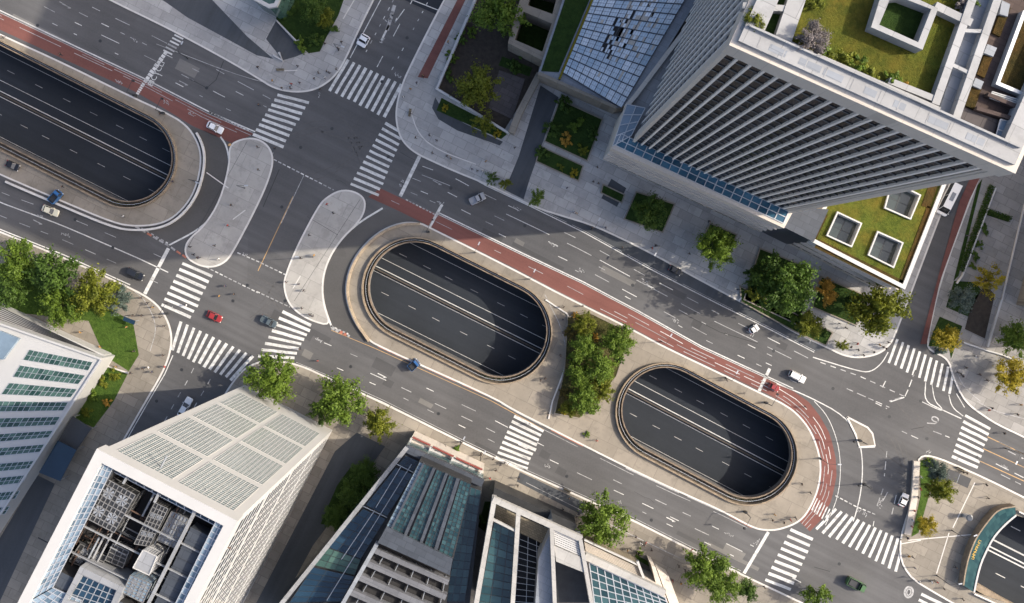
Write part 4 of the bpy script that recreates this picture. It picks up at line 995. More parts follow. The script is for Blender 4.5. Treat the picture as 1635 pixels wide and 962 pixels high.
# ------------------------------------------------------------------ framed block, south
FZ = 22.0
fb = empty('framed_block', (*plan([(850, 900)], 0)[0], 0), 'pale concrete framed block with dark glass decks between its beams', 'building')
m = MB(); P = ccw(plan([(786, 798), (930, 862), (955, 1000), (750, 1000)], FZ)); m.walls(inset(P, .4), 0, 8); m.sheet(inset(P, .4), 8); m.build('wall', 'dark_metal', fb)
fbn = [0]
def fbeam(a, b, w, h=1.6, z=FZ, mat='beam_grey', name='beam'):
    fbn[0] += 1; z += .02*fbn[0]; m = MB(); m.bar(G(*a, z), G(*b, z), w, h); m.build(name, mat, fb)
fbeam((787, 797), (929, 861), 1.3); fbeam((789, 800), (756, 990), 1.1, 6); fbeam((828, 817), (817, 990), 1.0, 5)
fbeam((881, 842), (887, 990), .9, 7); fbeam((927, 862), (950, 990), .9, 7); fbeam((784, 828), (828, 850), .5, 1, FZ-.3)
quad_grid([Vector(p) for p in GL([(789, 833), (825, 850), (816, 990), (760, 985)], FZ-3)], 3, 12, 'teal_glass', 'dark_metal', fb, .12, .14, ('deck_glazing', 'glazing_bar'))
quad_grid([Vector(p) for p in GL([(830, 850), (870, 868), (878, 990), (820, 990)], FZ-9)], 3, 14, 'tower_glass', 'light_metal', fb, .1, .12, ('deck_glazing', 'glazing_bar'))
m = MB(); m.sheet(ccw(plan([(792, 806), (880, 846), (876, 872), (790, 832)], FZ-7)), FZ-7); m.build('terrace_deck', 'wood', fb)
m = MB(); m.prism(ccw(plan([(860, 892), (884, 838), (887, 1000), (852, 1000)], FZ-2)), 6, FZ-2); m.build('shaft_wall', 'grey_metal', fb)
m = MB(); m.sheet(ccw(plan([(883, 845), (927, 864), (933, 890), (886, 870)], FZ-1)), FZ-1); m.build('louvre_bed', 'pale_glass', fb)
m = MB()
for i in range(7): a = V2((884, 847)).lerp(V2((886, 868)), i/6); b = V2((926, 865)).lerp(V2((931, 888)), i/6); m.bar(G(*a, FZ-.5), G(*b, FZ-.5), .35, .4)
m.build('louvre_or_sill', 'white', fb)
m = MB(); m.prism(ccw(plan([(885, 871), (934, 892), (938, 916), (888, 896)], FZ-.2)), 8, FZ-.2); m.build('stair_box', 'beam_grey', fb)

# ------------------------------------------------------------------ teal glass pavilion, south
GZ = 14.0
gp = empty('teal_glass_pavilion', (*plan([(1000, 930)], 0)[0], 0), 'pavilion with sloping teal glass grid and slatted timber terrace', 'building')
m = MB(); P = ccw(plan([(934, 888), (1062, 948), (1080, 1000), (955, 1000)], GZ)); m.prism(P, 0, GZ-1.5); m.build('wall', 'beige', gp)
quad_grid([Vector(p) for p in GL([(941, 898), (1062, 954), (1080, 1000), (954, 1000)], GZ-.6)], 10, 8, 'teal_glass', 'light_metal', gp, .22, .2, ('glass_roof', 'glazing_bar'))
m = MB(); m.bar(G(934, 888, GZ+.3), G(1062, 948, GZ+.3), 1.6, 1.8); m.build('beam', 'beam_grey', gp)
m = MB(); m.prism(ccw(plan([(932, 862), (1024, 908), (1032, 932), (936, 886)], 9)), 0, 9); m.build('terrace', 'wood', gp)
m = MB()
for i in range(9): a = V2((933, 866)).lerp(V2((936, 884)), i/8); b = V2((1024, 909)).lerp(V2((1030, 930)), i/8); m.bar(G(*a, 9.25), G(*b, 9.25), .16, .2)
m.build('slat', 'beige', gp)
m = MB(); m.bar(G(933, 862, 9.8), G(1019, 902, 9.8), .35, .9); m.bar(G(1018, 896, 9.9), G(1032, 934, 9.9), .6, 1); m.build('terrace_rail', 'white', gp)
m = MB(); m.prism(ccw(plan([(1040, 902), (1047, 906), (1080, 1000), (1062, 990)], 8)), 0, 8); m.prism(ccw(plan([(1049, 908), (1068, 920), (1098, 1000), (1082, 1000)], 5)), 0, 5); m.build('side_wall', 'beige', gp)

# ------------------------------------------------------------------ buildings at the frame edges
eb = empty('grey_corner_building', (*V2(G(1660, 440)), 0), 'grey stone building at the eastern edge beside the shaded trees', 'building')
P = ccw([V2(G(*p)) for p in ((1622, 486), (1644, 408), (1690, 280), (1745, 100), (1900, 160), (1800, 540))]); m = MB(); m.prism(P, 0, 27); m.build('wall', 'concrete', eb)
m = MB(); m.prism(inset(P, -.3), 26.6, 28, [inset(P, .8)]); m.build('parapet', 'light_metal', eb)
Fe, Le = frame(V2(G(1690, 280)), V2(G(1644, 408)))
for z in range(3, 25, 4): m = MB(); m.box((.6, -.1, z), (Le-.6, .04, z+1.9), Fe); m.build('window_band', 'tower_glass', eb)
nb = empty('glass_corner_building', (*plan([(425, -10)], 0)[0], 0), 'green glass corner building with white rim at the top edge', 'building')
m = MB(); P = ccw(plan([(408, -40), (404, -2), (430, 12), (442, 10), (470, -50)], 10)); m.prism(P, 0, 10); m.build('wall', 'green_glass', nb)
m = MB(); m.prism(inset(P, -.2), 9.7, 10.7, [inset(P, .7)]); m.build('parapet', 'white', nb)
M['tan_pale'] = plain('pale_tan_coping', (.33, .26, .18), .4, .8, 0, .8)
# ------------------------------------------------------------------ lawns, beds and garden walls
def lawn(pts, mat, z=.17):
    m = MB(); m.prism(ccw([V2(p) for p in GL(pts)]), .1, z); return stuff(m.build('grass', mat))
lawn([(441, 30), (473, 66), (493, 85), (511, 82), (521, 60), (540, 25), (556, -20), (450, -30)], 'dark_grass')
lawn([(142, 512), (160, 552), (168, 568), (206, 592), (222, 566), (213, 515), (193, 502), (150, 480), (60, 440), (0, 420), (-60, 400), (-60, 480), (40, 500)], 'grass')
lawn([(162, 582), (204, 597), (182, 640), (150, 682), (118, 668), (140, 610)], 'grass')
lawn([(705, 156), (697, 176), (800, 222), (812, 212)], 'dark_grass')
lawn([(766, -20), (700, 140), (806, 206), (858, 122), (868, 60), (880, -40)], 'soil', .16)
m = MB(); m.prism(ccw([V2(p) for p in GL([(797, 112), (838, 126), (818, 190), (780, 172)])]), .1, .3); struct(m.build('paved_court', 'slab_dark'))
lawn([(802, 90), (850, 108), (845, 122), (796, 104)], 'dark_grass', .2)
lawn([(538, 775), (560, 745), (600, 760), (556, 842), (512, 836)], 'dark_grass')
lawn([(1515, 555), (1482, 552), (1490, 528), (1500, 505), (1536, 520), (1518, 572)], 'dark_grass', .18)
lawn([(1510, 490), (1523, 448), (1556, 450), (1566, 462), (1545, 505)], 'dark_grass', .18)
lawn([(1560, 296), (1568, 285), (1530, 440), (1522, 448)], 'dark_grass', .2)
lawn([(1570, 333), (1612, 346), (1609, 354), (1568, 341)], 'dark_grass', .3)
lawn([(1468, 735), (1488, 731), (1496, 745), (1480, 800), (1466, 850), (1455, 856), (1470, 790)], 'grass', .2)
lawn([(724, 715), (735, 709), (732, 720), (722, 722)], 'grass', .2)
lawn([(1015, 885), (1040, 898), (1038, 905), (1012, 890)], 'grass', .2)
lawn([(774, 800), (790, 800), (776, 850), (764, 840)], 'dark_grass', .2)
lawn([(1573, 455), (1588, 470), (1572, 540), (1540, 525), (1552, 480)], 'soil', .18)
def wall(name, P, h, w, mat, label, cat='wall', z=.1):
    m = MB(); m.wallribbon(GL(P), w, z, h); return tag(m.build(name, mat), label, cat)
wall('garden_wall', [(768, -20), (698, 143), (812, 213), (860, 122)], 1.6, .7, 'white', 'white wall closing the dark planted garden beside the northern street')
wall('retaining_wall', [(816, 214), (830, 180), (861, 121)], 3.2, 1.6, 'concrete', 'concrete wall between the walled garden and the dark driveway')
wall('garden_wall', [(443, 34), (474, 66), (480, 64)], .9, .35, 'white', 'low white wall along the shrub bed at the top left')
wall('garden_wall', [(437, 88), (452, 97), (446, 84)], .8, .5, 'white', 'short white wedge wall on the grey corner pavement')
wall('low_wall', [(1575, 553), (1597, 478)], .8, .5, 'white', 'pale low wall beside the dark bed on the east pavement')
wall('low_wall', [(1536, 546), (1578, 560), (1600, 566), (1615, 573)], .7, .4, 'white', 'white kerb wall bending round the eastern corner pavement')
wall('low_wall', [(1635, 325), (1598, 480)], .6, .3, 'kerb', 'thin pale wall line running along the east forecourt')
wall('low_wall', [(1588, 300), (1535, 440), (1526, 452)], .7, .35, 'kerb', 'pale kerb wall beside the long clipped hedge')
wall('low_wall', [(871, 478), (905, 500), (915, 520), (905, 580), (882, 640), (876, 668)], .4, .35, 'kerb', 'curved pale kerb wall around the tree clump between the openings', z=.1)
wall('low_wall', [(160, 580), (206, 595)], .5, .3, 'kerb', 'low pale wall between the lawn and the shrub garden')
wall('retaining_wall', [(1462, 735), (1458, 795), (1447, 852)], .8, 1.6, 'beige', 'stained pale ledge along the eastern planting bed')
m = MB(); m.wallribbon(GL(kP1o[28:-10]), .5, .13, .85, 0, 1.1); tag(m.build('barrier_wall', 'kerb'), 'pale barrier curving around the western plaza', 'barrier')
m = MB(); m.wallribbon(GL(chaikin([(671, 357), (639, 358), (604, 373), (573, 405), (558, 437), (554, 470), (566, 510), (590, 544)], 2)), .6, .13, .8); tag(m.build('barrier_wall', 'tan_pale'), 'tan stained barrier curving around the western end of the middle plaza', 'barrier')
def planter(pts, label, soil='dark_grass', group='planters on the tower forecourt', h=.55):
    root = empty('planter', V2(G(*pts[0])).to_3d(), label, 'planter', group)
    L_ = ccw([V2(p) for p in GL(pts)]); m = MB(); m.prism(L_, .1, h, [inset(L_, .3)]); m.build('kerb', 'concrete', root)
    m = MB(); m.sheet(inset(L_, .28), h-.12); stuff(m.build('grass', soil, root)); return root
planter([(1015, 305), (1078, 325), (1058, 372), (995, 350)], 'square grass planter with a spreading tree, near the podium corner')
planter([(1133, 355), (1177, 374), (1155, 420), (1112, 396)], 'square grass planter with a lone tree, in the middle of the forecourt')
planter([(962, 293), (998, 310), (993, 325), (958, 308)], 'small flat planter beside the podium wall')
planter([(1212, 395), (1300, 430), (1275, 520), (1186, 478)], 'large planter holding a dark tree next to the sedum-roofed building')
planter([(893, 158), (963, 190), (938, 258), (868, 226)], 'large shaded planter with yellowing shrubs, beside the driveway')
planter([(862, 232), (932, 264), (924, 290), (855, 258)], 'long low planter of clipped shrubs below the large shaded one')
planter([(1310, 440), (1380, 470), (1366, 520), (1295, 490)], 'planter with orange and green trees east of the large dark tree')
planter([(1180, 455), (1260, 495), (1330, 530), (1318, 552), (1265, 528), (1182, 482)], 'narrow kerbside planter of low yellow-green bushes')
planter([(905, 505), (940, 497), (1008, 530), (985, 600), (955, 640), (925, 668), (884, 660), (900, 590)], 'large irregular bed with a clump of trees between two openings', 'bed_cover', group='beds on the plaza')
root = empty('bus_shelter', V2(G(1530, 758)).to_3d(), 'dark flat-roofed shelter standing on the eastern corner plaza', 'shelter')
q = GL([(1515, 748), (1551, 764), (1545, 779), (1510, 763)], 2.7); m = MB(); m.prism(ccw([V2(p) for p in q]), 2.5, 2.7, bottom=True); m.build('roof', 'dark_metal', root)
m = MB(); m.bar((q[0]+q[1])/2+Vector((0,0,.03)), (q[2]+q[3])/2+Vector((0,0,.03)), .12, .05); m.build('roof_seam', 'grey_metal', root)
for p in q: m = MB(); c = p.lerp(sum(q, Vector())/4, .08); m.tube((c.x, c.y, .12), (c.x, c.y, 2.5), .07); m.build('post', 'dark_metal', root)
for a, lab in ((((178, 640), (150, 700)), 'x'),): pass
def canopy(pts, z, label, mat):
    root = empty('canopy', (*V2(G(*pts[0], z)), 0), label, 'canopy'); q = GL(pts, z); m = MB(); m.prism(ccw([V2(p) for p in q]), z-.25, z, bottom=True); m.build('roof', mat, root)
    for p in q: c = p.lerp(sum(q, Vector())/len(q), .06); m = MB(); m.tube((c.x, c.y, .1), (c.x, c.y, z-.25), .08); m.build('post', 'grey_metal', root)
canopy([(92, 703), (122, 718), (96, 768), (62, 754)], 5, 'dark blue canopy between the two white buildings', 'navy_glass')
canopy([(116, 664), (146, 684), (122, 718), (93, 703)], 4, 'grey canopy north of the dark blue one between the white buildings', 'asphalt_lane')
canopy([(198, 505), (216, 512), (214, 518), (196, 511)], 2.6, 'small dark blue canopy at the corner of the bright lawn', 'navy_glass')
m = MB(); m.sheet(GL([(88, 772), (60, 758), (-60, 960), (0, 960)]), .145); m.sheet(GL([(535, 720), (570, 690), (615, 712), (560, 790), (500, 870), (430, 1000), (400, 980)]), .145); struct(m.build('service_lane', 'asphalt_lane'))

# ------------------------------------------------------------------ trees
def crown_mesh(seed, nleaf=6600, flat=.7, nclump=58, leaf=.046, spread=.84):
    rnd = random.Random(seed); vs, fs, tone = [], [], []
    cl = []
    for i in range(nclump):
        u = rnd.uniform(-.55, 1); w = rnd.uniform(0, 2*math.pi); r = (1-u*u)**.5; k = spread*rnd.uniform(.3, 1.12)
        cl.append((Vector((r*math.cos(w)*k, r*math.sin(w)*k, u*k*flat)), rnd.uniform(.1, .28), rnd.uniform(0, 1)))
    for i in range(nleaf):
        c, rr, t = cl[rnd.randrange(nclump)]
        d = Vector((rnd.gauss(0, 1), rnd.gauss(0, 1), rnd.gauss(.25, 1))).normalized()
        p = c + d*rr*rnd.uniform(.2, 1.15) + c.normalized()*rnd.gauss(0, .09)
        n = (d + Vector((rnd.gauss(0, .55), rnd.gauss(0, .55), rnd.gauss(.5, .5)))).normalized()
        a = n.orthogonal().normalized(); a = (Matrix.Rotation(rnd.uniform(0, 6.28), 3, n) @ a); b = n.cross(a); s = leaf*rnd.uniform(.6, 1.35)
        k = len(vs); z = Vector((0, 0, 1.0))
        vs += [p-a*s+z, p-b*s*.6+z, p+a*s+z, p+b*s*.6+z]; fs.append((k, k+1, k+2, k+3)); tone += [min(1, max(0, t*.75 + rnd.uniform(-.1, .25)))]*4
    me = bpy.data.meshes.new('crown'); me.from_pydata(vs, [], fs); me.materials.append(LEAF['mid'])
    at = me.attributes.new('tone', 'FLOAT', 'POINT'); at.data.foreach_set('value', tone); me.update(); return me, cl
def trunk_mesh(seed, cl):
    rnd = random.Random(seed); m = MB()
    top = Vector((rnd.uniform(-.04, .04), rnd.uniform(-.04, .04), .62)); m.tube((0, 0, -.03), top, .055, .038, 8)
    m.tube(top, (top.x*1.5, top.y*1.5, 1.2), .036, .012, 6)
    for c, rr, t in cl[:12]:
        mid = top.lerp(c+Vector((0, 0, 1)), .5)+Vector((0, 0, .05)); m.tube(top-Vector((0, 0, rnd.uniform(0, .15))), mid, .022, .014, 5); m.tube(mid, c+Vector((0, 0, 1)), .014, .004, 5)
    me = bpy.data.meshes.new('trunk'); me.from_pydata(m.v, [], m.f); me.materials.append(M['bark']); me.update(); return me
TREE = []
for i in range(6):
    me, cl = crown_mesh(40+i, spread=(.8, .86, .77, .83, .8, .85)[i]); TREE.append((me, trunk_mesh(90+i, cl)))
SHRUB = [crown_mesh(70+i, 1100, .6, 14, .1, .75)[0] for i in range(3)]
SPARSE = []
for i in range(2):
    me, cl = crown_mesh(80+i, 2300, .7, 28, .055, .86); SPARSE.append((me, trunk_mesh(120+i, cl)))
def leafed(name, me, mat, parent):
    o = bpy.data.objects.new(name, me); COL.objects.link(o); o.parent = parent
    if mat: o.material_slots[0].link = 'OBJECT'; o.material_slots[0].material = LEAF[mat]
    return o
def tree(cx, cy, rpx, hue, label, group=None, z0=.1, sparse=False, hk=1.0):
    r = rpx*S*1.0; zc = z0 + r*1.0*hk
    r = rpx*S*(D-zc)/D; p = G(cx, cy, zc)
    root = empty('tree', (p.x, p.y, z0), label, 'tree', group, random.uniform(0, 6.28)); root.scale = (r, r, r*hk)
    me, tm = random.choice(SPARSE if sparse else TREE); leafed('trunk', tm, None, root); leafed('crown', me, hue, root); return root
def shrub(cx, cy, rpx, hue, label, group=None, z0=.15):
    r = rpx*S*(D-z0)/D; p = G(cx, cy, z0); o = bpy.data.objects.new('shrub', random.choice(SHRUB)); COL.objects.link(o)
    o.location = (p.x, p.y, z0 - r*.55); o.scale = (r, r, r*.85); o.rotation_euler = (0, 0, random.uniform(0, 6.28))
    o.material_slots[0].link = 'OBJECT'; o.material_slots[0].material = LEAF[hue]; return tag(o, label, 'shrub', group)
GW = 'trees over the western lawn'
for a in ((30, 418, 40, 'mid', 'large green tree at the far west, against the picture edge'), (84, 440, 48, 'dark', 'broad dark green tree in the western clump beside the avenue'), (20, 462, 34, 'dark', 'dark tree half hidden at the left edge near the white louvred wall'),
          (96, 488, 34, 'mid', 'green tree south of the broad dark one, by the white building'), (148, 470, 42, 'lime', 'bright yellow-green tree at the eastern end of the western clump'), (186, 478, 24, 'blue', 'thin greyish tree leaning over the western corner pavement')): tree(*a, GW)
tree(437, 607, 44, 'mid', 'green street tree at the corner north of the white high-rise')
for a in ((541, 634, 44, 'mid', 'broad green tree behind the north-eastern corner of the white high-rise'), (604, 676, 30, 'lime', 'yellow-green tree at the end of the row above the dark glass block'), (515, 655, 24, 'dark', 'small dark tree tucked against the white high-rise')): tree(*a, 'trees by the white high-rise')
tree(965, 827, 43, 'mid', 'solitary round green tree beside the southern avenue and slatted terrace')
for a in ((1128, 905, 40, 'mid', 'green tree by the traffic sign on the southern pavement'), (1152, 934, 32, 'mid', 'green tree below the traffic sign tree at the bottom edge'), (1193, 942, 20, 'dark', 'small dark green tree at the kerb near the bottom edge')): tree(*a, 'trees on the southern pavement')
tree(1306, 948, 27, 'mid', 'sparse green tree at the bottom edge, right of the zebra crossing', None, .1, True)
GC = 'trees in the bed between the openings'
for a in ((934, 516, 20, 'lime', 'yellowish tree at the northern tip of the central bed'), (984, 544, 30, 'mid', 'large green tree on the eastern side of the central bed'), (936, 556, 26, 'mid', 'green tree on the western side of the central bed'), (960, 586, 32, 'mid', 'green tree in the middle of the central bed'), (926, 598, 25, 'mid', 'dark tree on the western edge of the central bed'), (934, 634, 28, 'mid', 'green tree towards the southern end of the central bed'), (962, 624, 20, 'lime', 'light green tree beside the eastern opening in the central bed'), (910, 652, 16, 'lime', 'small yellow-green tree at the southern tip of the central bed')): tree(*a, GC)
tree(1252, 452, 50, 'dark', 'big dark green tree in the planter next to the sedum-roofed building', hk=1.5)
tree(1212, 440, 26, 'dark', 'dark tree on the western side of the large forecourt planter')
tree(1322, 468, 24, 'orange', 'thin orange-yellow tree between two big green trees', None, .1, True)
tree(1403, 495, 50, 'lime', 'big bright green tree at the corner opposite the rear of the sedum roof', hk=1.25)
tree(1292, 518, 24, 'lime', 'small yellow-green tree at the kerb below the orange tree')
tree(1343, 551, 13, 'lime', 'tiny yellow-green tree near the rounded kerb corner', None, .1, True)
tree(1035, 338, 32, 'dark', 'spreading dark tree in the square planter near the podium')
tree(1142, 396, 34, 'mid', 'green tree in the square planter in the middle of the forecourt', hk=1.5)
tree(797, 16, 48, 'mid', 'green tree at the top edge inside the walled garden')
tree(762, 140, 41, 'lime', 'bright green tree in the walled garden near its white corner')
tree(772, 197, 20, 'lime', 'small leafy tree leaning over the white garden wall', None, .1, True)
tree(500, 14, 27, 'dark', 'dark tree in the shrub bed at the top left')
tree(517, 26, 18, 'lime', 'yellow-green tree in the shrub bed near the top edge')
tree(1580, 448, 25, 'yellow', 'yellow autumn tree at the corner of the dark soil bed', None, .1, True)
tree(1511, 539, 25, 'yellow', 'yellow autumn tree at the end of the red side-street cycle lane')
tree(1611, 600, 30, 'yellow', 'yellow tree at the right edge beside the corner pavement')
tree(1622, 540, 32, 'mid', 'shaded green tree at the right edge beside the grey building')
tree(1538, 475, 24, 'blue', 'bluish green tree in the bed west of the dark soil')
tree(1500, 782, 26, 'lime', 'yellow-green tree on the corner plaza bed below the shelter', hk=1.5)
tree(1494, 750, 18, 'blue', 'small blue-green tree at the tip of the corner plaza bed', hk=1.8)
tree(1478, 838, 19, 'yellow', 'yellow tree at the southern end of the corner plaza bed')
for a in ((785, 284, 12, 'dark', 'small dark kerbside tree left of the driveway mouth'), (808, 292, 12, 'lime', 'small yellow-green kerbside tree at the driveway mouth'), (857, 317, 17, 'mid', 'small green kerbside tree right of the driveway mouth')): tree(*a, 'small kerbside trees', .1, True)
GH = 'hedge trees beside the dark lane'
for a in ((583, 752, 26, 'dark', 'northern hedge tree beside the dark glass block'), (562, 785, 27, 'dark', 'middle hedge tree beside the dark glass block'), (538, 822, 24, 'dark', 'southern hedge tree beside the dark glass block')): tree(*a, GH)
# tower roof planting
tree(1210, 26, 22, 'lime', 'bright green tree in the small court of the tower roof', None, TZ-2.2)
tree(1309, 52, 30, 'grey', 'grey bare-looking tree on the tower roof lawn', None, TZ-2.2)
GT = 'shrubs along the tower roof lawn'
for a in ((1312, 88, 25, 'mid', 'green shrub south of the grey roof tree'), (1283, 62, 19, 'lime', 'low shrub at the western corner of the roof lawn'), (1340, 96, 28, 'lime', 'bright shrub in the middle of the roof border'), (1366, 108, 21, 'mid', 'mid-green shrub east of the bright one in the roof border'), (1388, 120, 21, 'lime', 'yellow-green shrub near the pale beam of the roof border'), (1420, 134, 22, 'mid', 'shrub at the eastern end of the roof border'), (1446, 145, 15, 'orange', 'rusty shrub closest to the tower roof beam'), (1297, 8, 18, 'lime', 'green shrub at the northern side of the roof lawn'), (1530, 8, 21, 'grey', 'greyish shrub beside the northern roof beam'), (1548, -2, 18, 'mid', 'green shrub at the very top right of the roof')): shrub(*a, GT, TZ-2.0)
GB = 'shrubs in the beds'
for a in ((912, 530, 13, 'olive', 'brownish shrub at the curved western wall of the central bed'), (916, 572, 12, 'mid', 'green shrub at the western wall of the central bed'), (948, 540, 10, 'orange', 'reddish shrub between the northern trees of the central bed'), (944, 606, 11, 'lime', 'yellow-green shrub in the gap of the central bed'), (902, 628, 12, 'olive', 'brownish shrub at the southern wall of the central bed'), (972, 598, 11, 'mid', 'green shrub at the eastern edge of the central bed'), (940, 655, 11, 'mid', 'green shrub at the southern edge of the central bed'), (990, 575, 9, 'dark', 'dark shrub at the eastern corner of the central bed')): shrub(*a, GB)
for a in ((480, 72, 15, 'mid', 'round shrub at the lower tip of the top left bed'), (505, 66, 15, 'dark', 'dark shrub by the kerb of the top left bed'), (528, 45, 14, 'dark', 'dark shrub on the street side of the top left bed'), (462, 20, 14, 'dark', 'dark shrub beside the glass corner building'),
          (722, 90, 12, 'mid', 'green shrub at the white wall of the walled garden'), (716, 120, 13, 'dark', 'dark shrub low along the garden wall'), (735, 60, 13, 'dark', 'dark shrub higher along the garden wall'), (752, 52, 11, 'mid', 'mid-green shrub beside the upper garden tree'), (710, 172, 7, 'yellow', 'round yellow shrub on the front strip of the walled garden'), (793, 213, 8, 'yellow', 'round yellow shrub at the corner of the front garden strip'), (838, 85, 16, 'dark', 'dark hedge shrub below the concrete frame'), (820, 108, 14, 'dark', 'dark shrub above the slabbed court'),
          (900, 168, 17, 'dark', 'dark shrub at the top of the shaded planter'), (882, 205, 17, 'dark', 'dark shrub on the driveway side of the shaded planter'), (920, 200, 16, 'mid', 'mid-green shrub in the middle of the shaded planter'), (905, 222, 13, 'orange', 'orange shrub low in the shaded planter'), (928, 240, 12, 'lime', 'yellow-green shrub at the corner of the shaded planter'), (866, 242, 14, 'dark', 'round dark shrub at the end of the clipped planter'), (895, 266, 8, 'lime', 'small yellow shrub in the middle of the clipped planter'), (915, 276, 9, 'yellow', 'yellow shrub at the eastern end of the clipped planter'), (945, 215, 12, 'dark', 'dark shrub near the hall steps in the shaded planter'),
          (1215, 470, 18, 'lime', 'yellow-green bush at the western end of the kerbside planter'), (1245, 492, 16, 'mid', 'green bush in the kerbside planter below the big dark tree'), (1270, 508, 15, 'mid', 'green bush in the middle of the kerbside planter'), (1196, 468, 12, 'lime', 'light bush at the kerb end of the kerbside planter'), (1316, 532, 9, 'dark', 'dark bush at the eastern tip of the kerbside planter'), (1362, 480, 16, 'dark', 'dark bush west of the big bright tree'),
          (165, 608, 13, 'lime', 'yellow-green shrub in the small garden beside the white building'), (182, 598, 12, 'lime', 'bright shrub at the top of the small garden'), (150, 630, 13, 'mid', 'green shrub at the wall of the small garden'), (172, 640, 9, 'orange', 'rusty shrub in the centre of the small garden'), (140, 655, 11, 'lime', 'light shrub at the lower end of the small garden'),
          (1556, 408, 11, 'dark', 'dark bush at the lower end of the east hedge'), (1564, 390, 9, 'dark', 'dark round bush beside the east forecourt'), (1570, 366, 11, 'dark', 'dark bush below the short cross hedge'), (1552, 425, 8, 'mid', 'small bush above the bluish tree'), (1500, 560, 12, 'blue', 'pale bush at the foot of the yellow street tree'), (1485, 738, 10, 'mid', 'low plant at the rounded tip of the plaza bed'), (936, 694, 7, 'mid', 'small lone shrub by the red kerb south of the central bed'), (897, 655, 9, 'yellow', 'yellow bush at the southern corner of the central bed'), (920, 503, 8, 'orange', 'rusty bush at the northern corner of the central bed'),
          (1020, 880, 8, 'mid', 'low shrub on the slatted terrace wall'), (728, 715, 7, 'mid', 'clipped shrub beside the banner terrace'), (770, 830, 10, 'dark', 'dark shrub in the gap beside the framed block'), (424, 325, 5, 'dark', 'x')): 
    if a[4] != 'x': shrub(*a, GB)
# clipped hedges beside the east forecourt
for a, b, lab in (((1582, 296), (1532, 432), 'long narrow clipped hedge beside the red side-street lane'), ((1572, 336), (1612, 350), 'short clipped cross hedge on the east forecourt')):
    rnd = random.Random(5); vs, fs = [], []; A_, B_ = G(*a), G(*b); t_ = (B_-A_).normalized(); n_ = Vector((-t_.y, t_.x, 0)); Lh = (B_-A_).length
    for i in range(int(Lh*110)):
        p = A_ + t_*rnd.uniform(0, Lh) + n_*rnd.uniform(-.75, .75) + Vector((0, 0, rnd.uniform(.2, 1.1))); u = Vector((rnd.gauss(0,1), rnd.gauss(0,1), rnd.gauss(0,1))).normalized()*.16; w = u.orthogonal().normalized()*.12; k = len(vs); vs += [p-u, p-w, p+u, p+w]; fs.append((k, k+1, k+2, k+3))
    me = bpy.data.meshes.new('hedge'); me.from_pydata(vs, [], fs); me.materials.append(LEAF['dark']); o = bpy.data.objects.new('hedge', me); COL.objects.link(o); tag(o, lab, 'hedge')

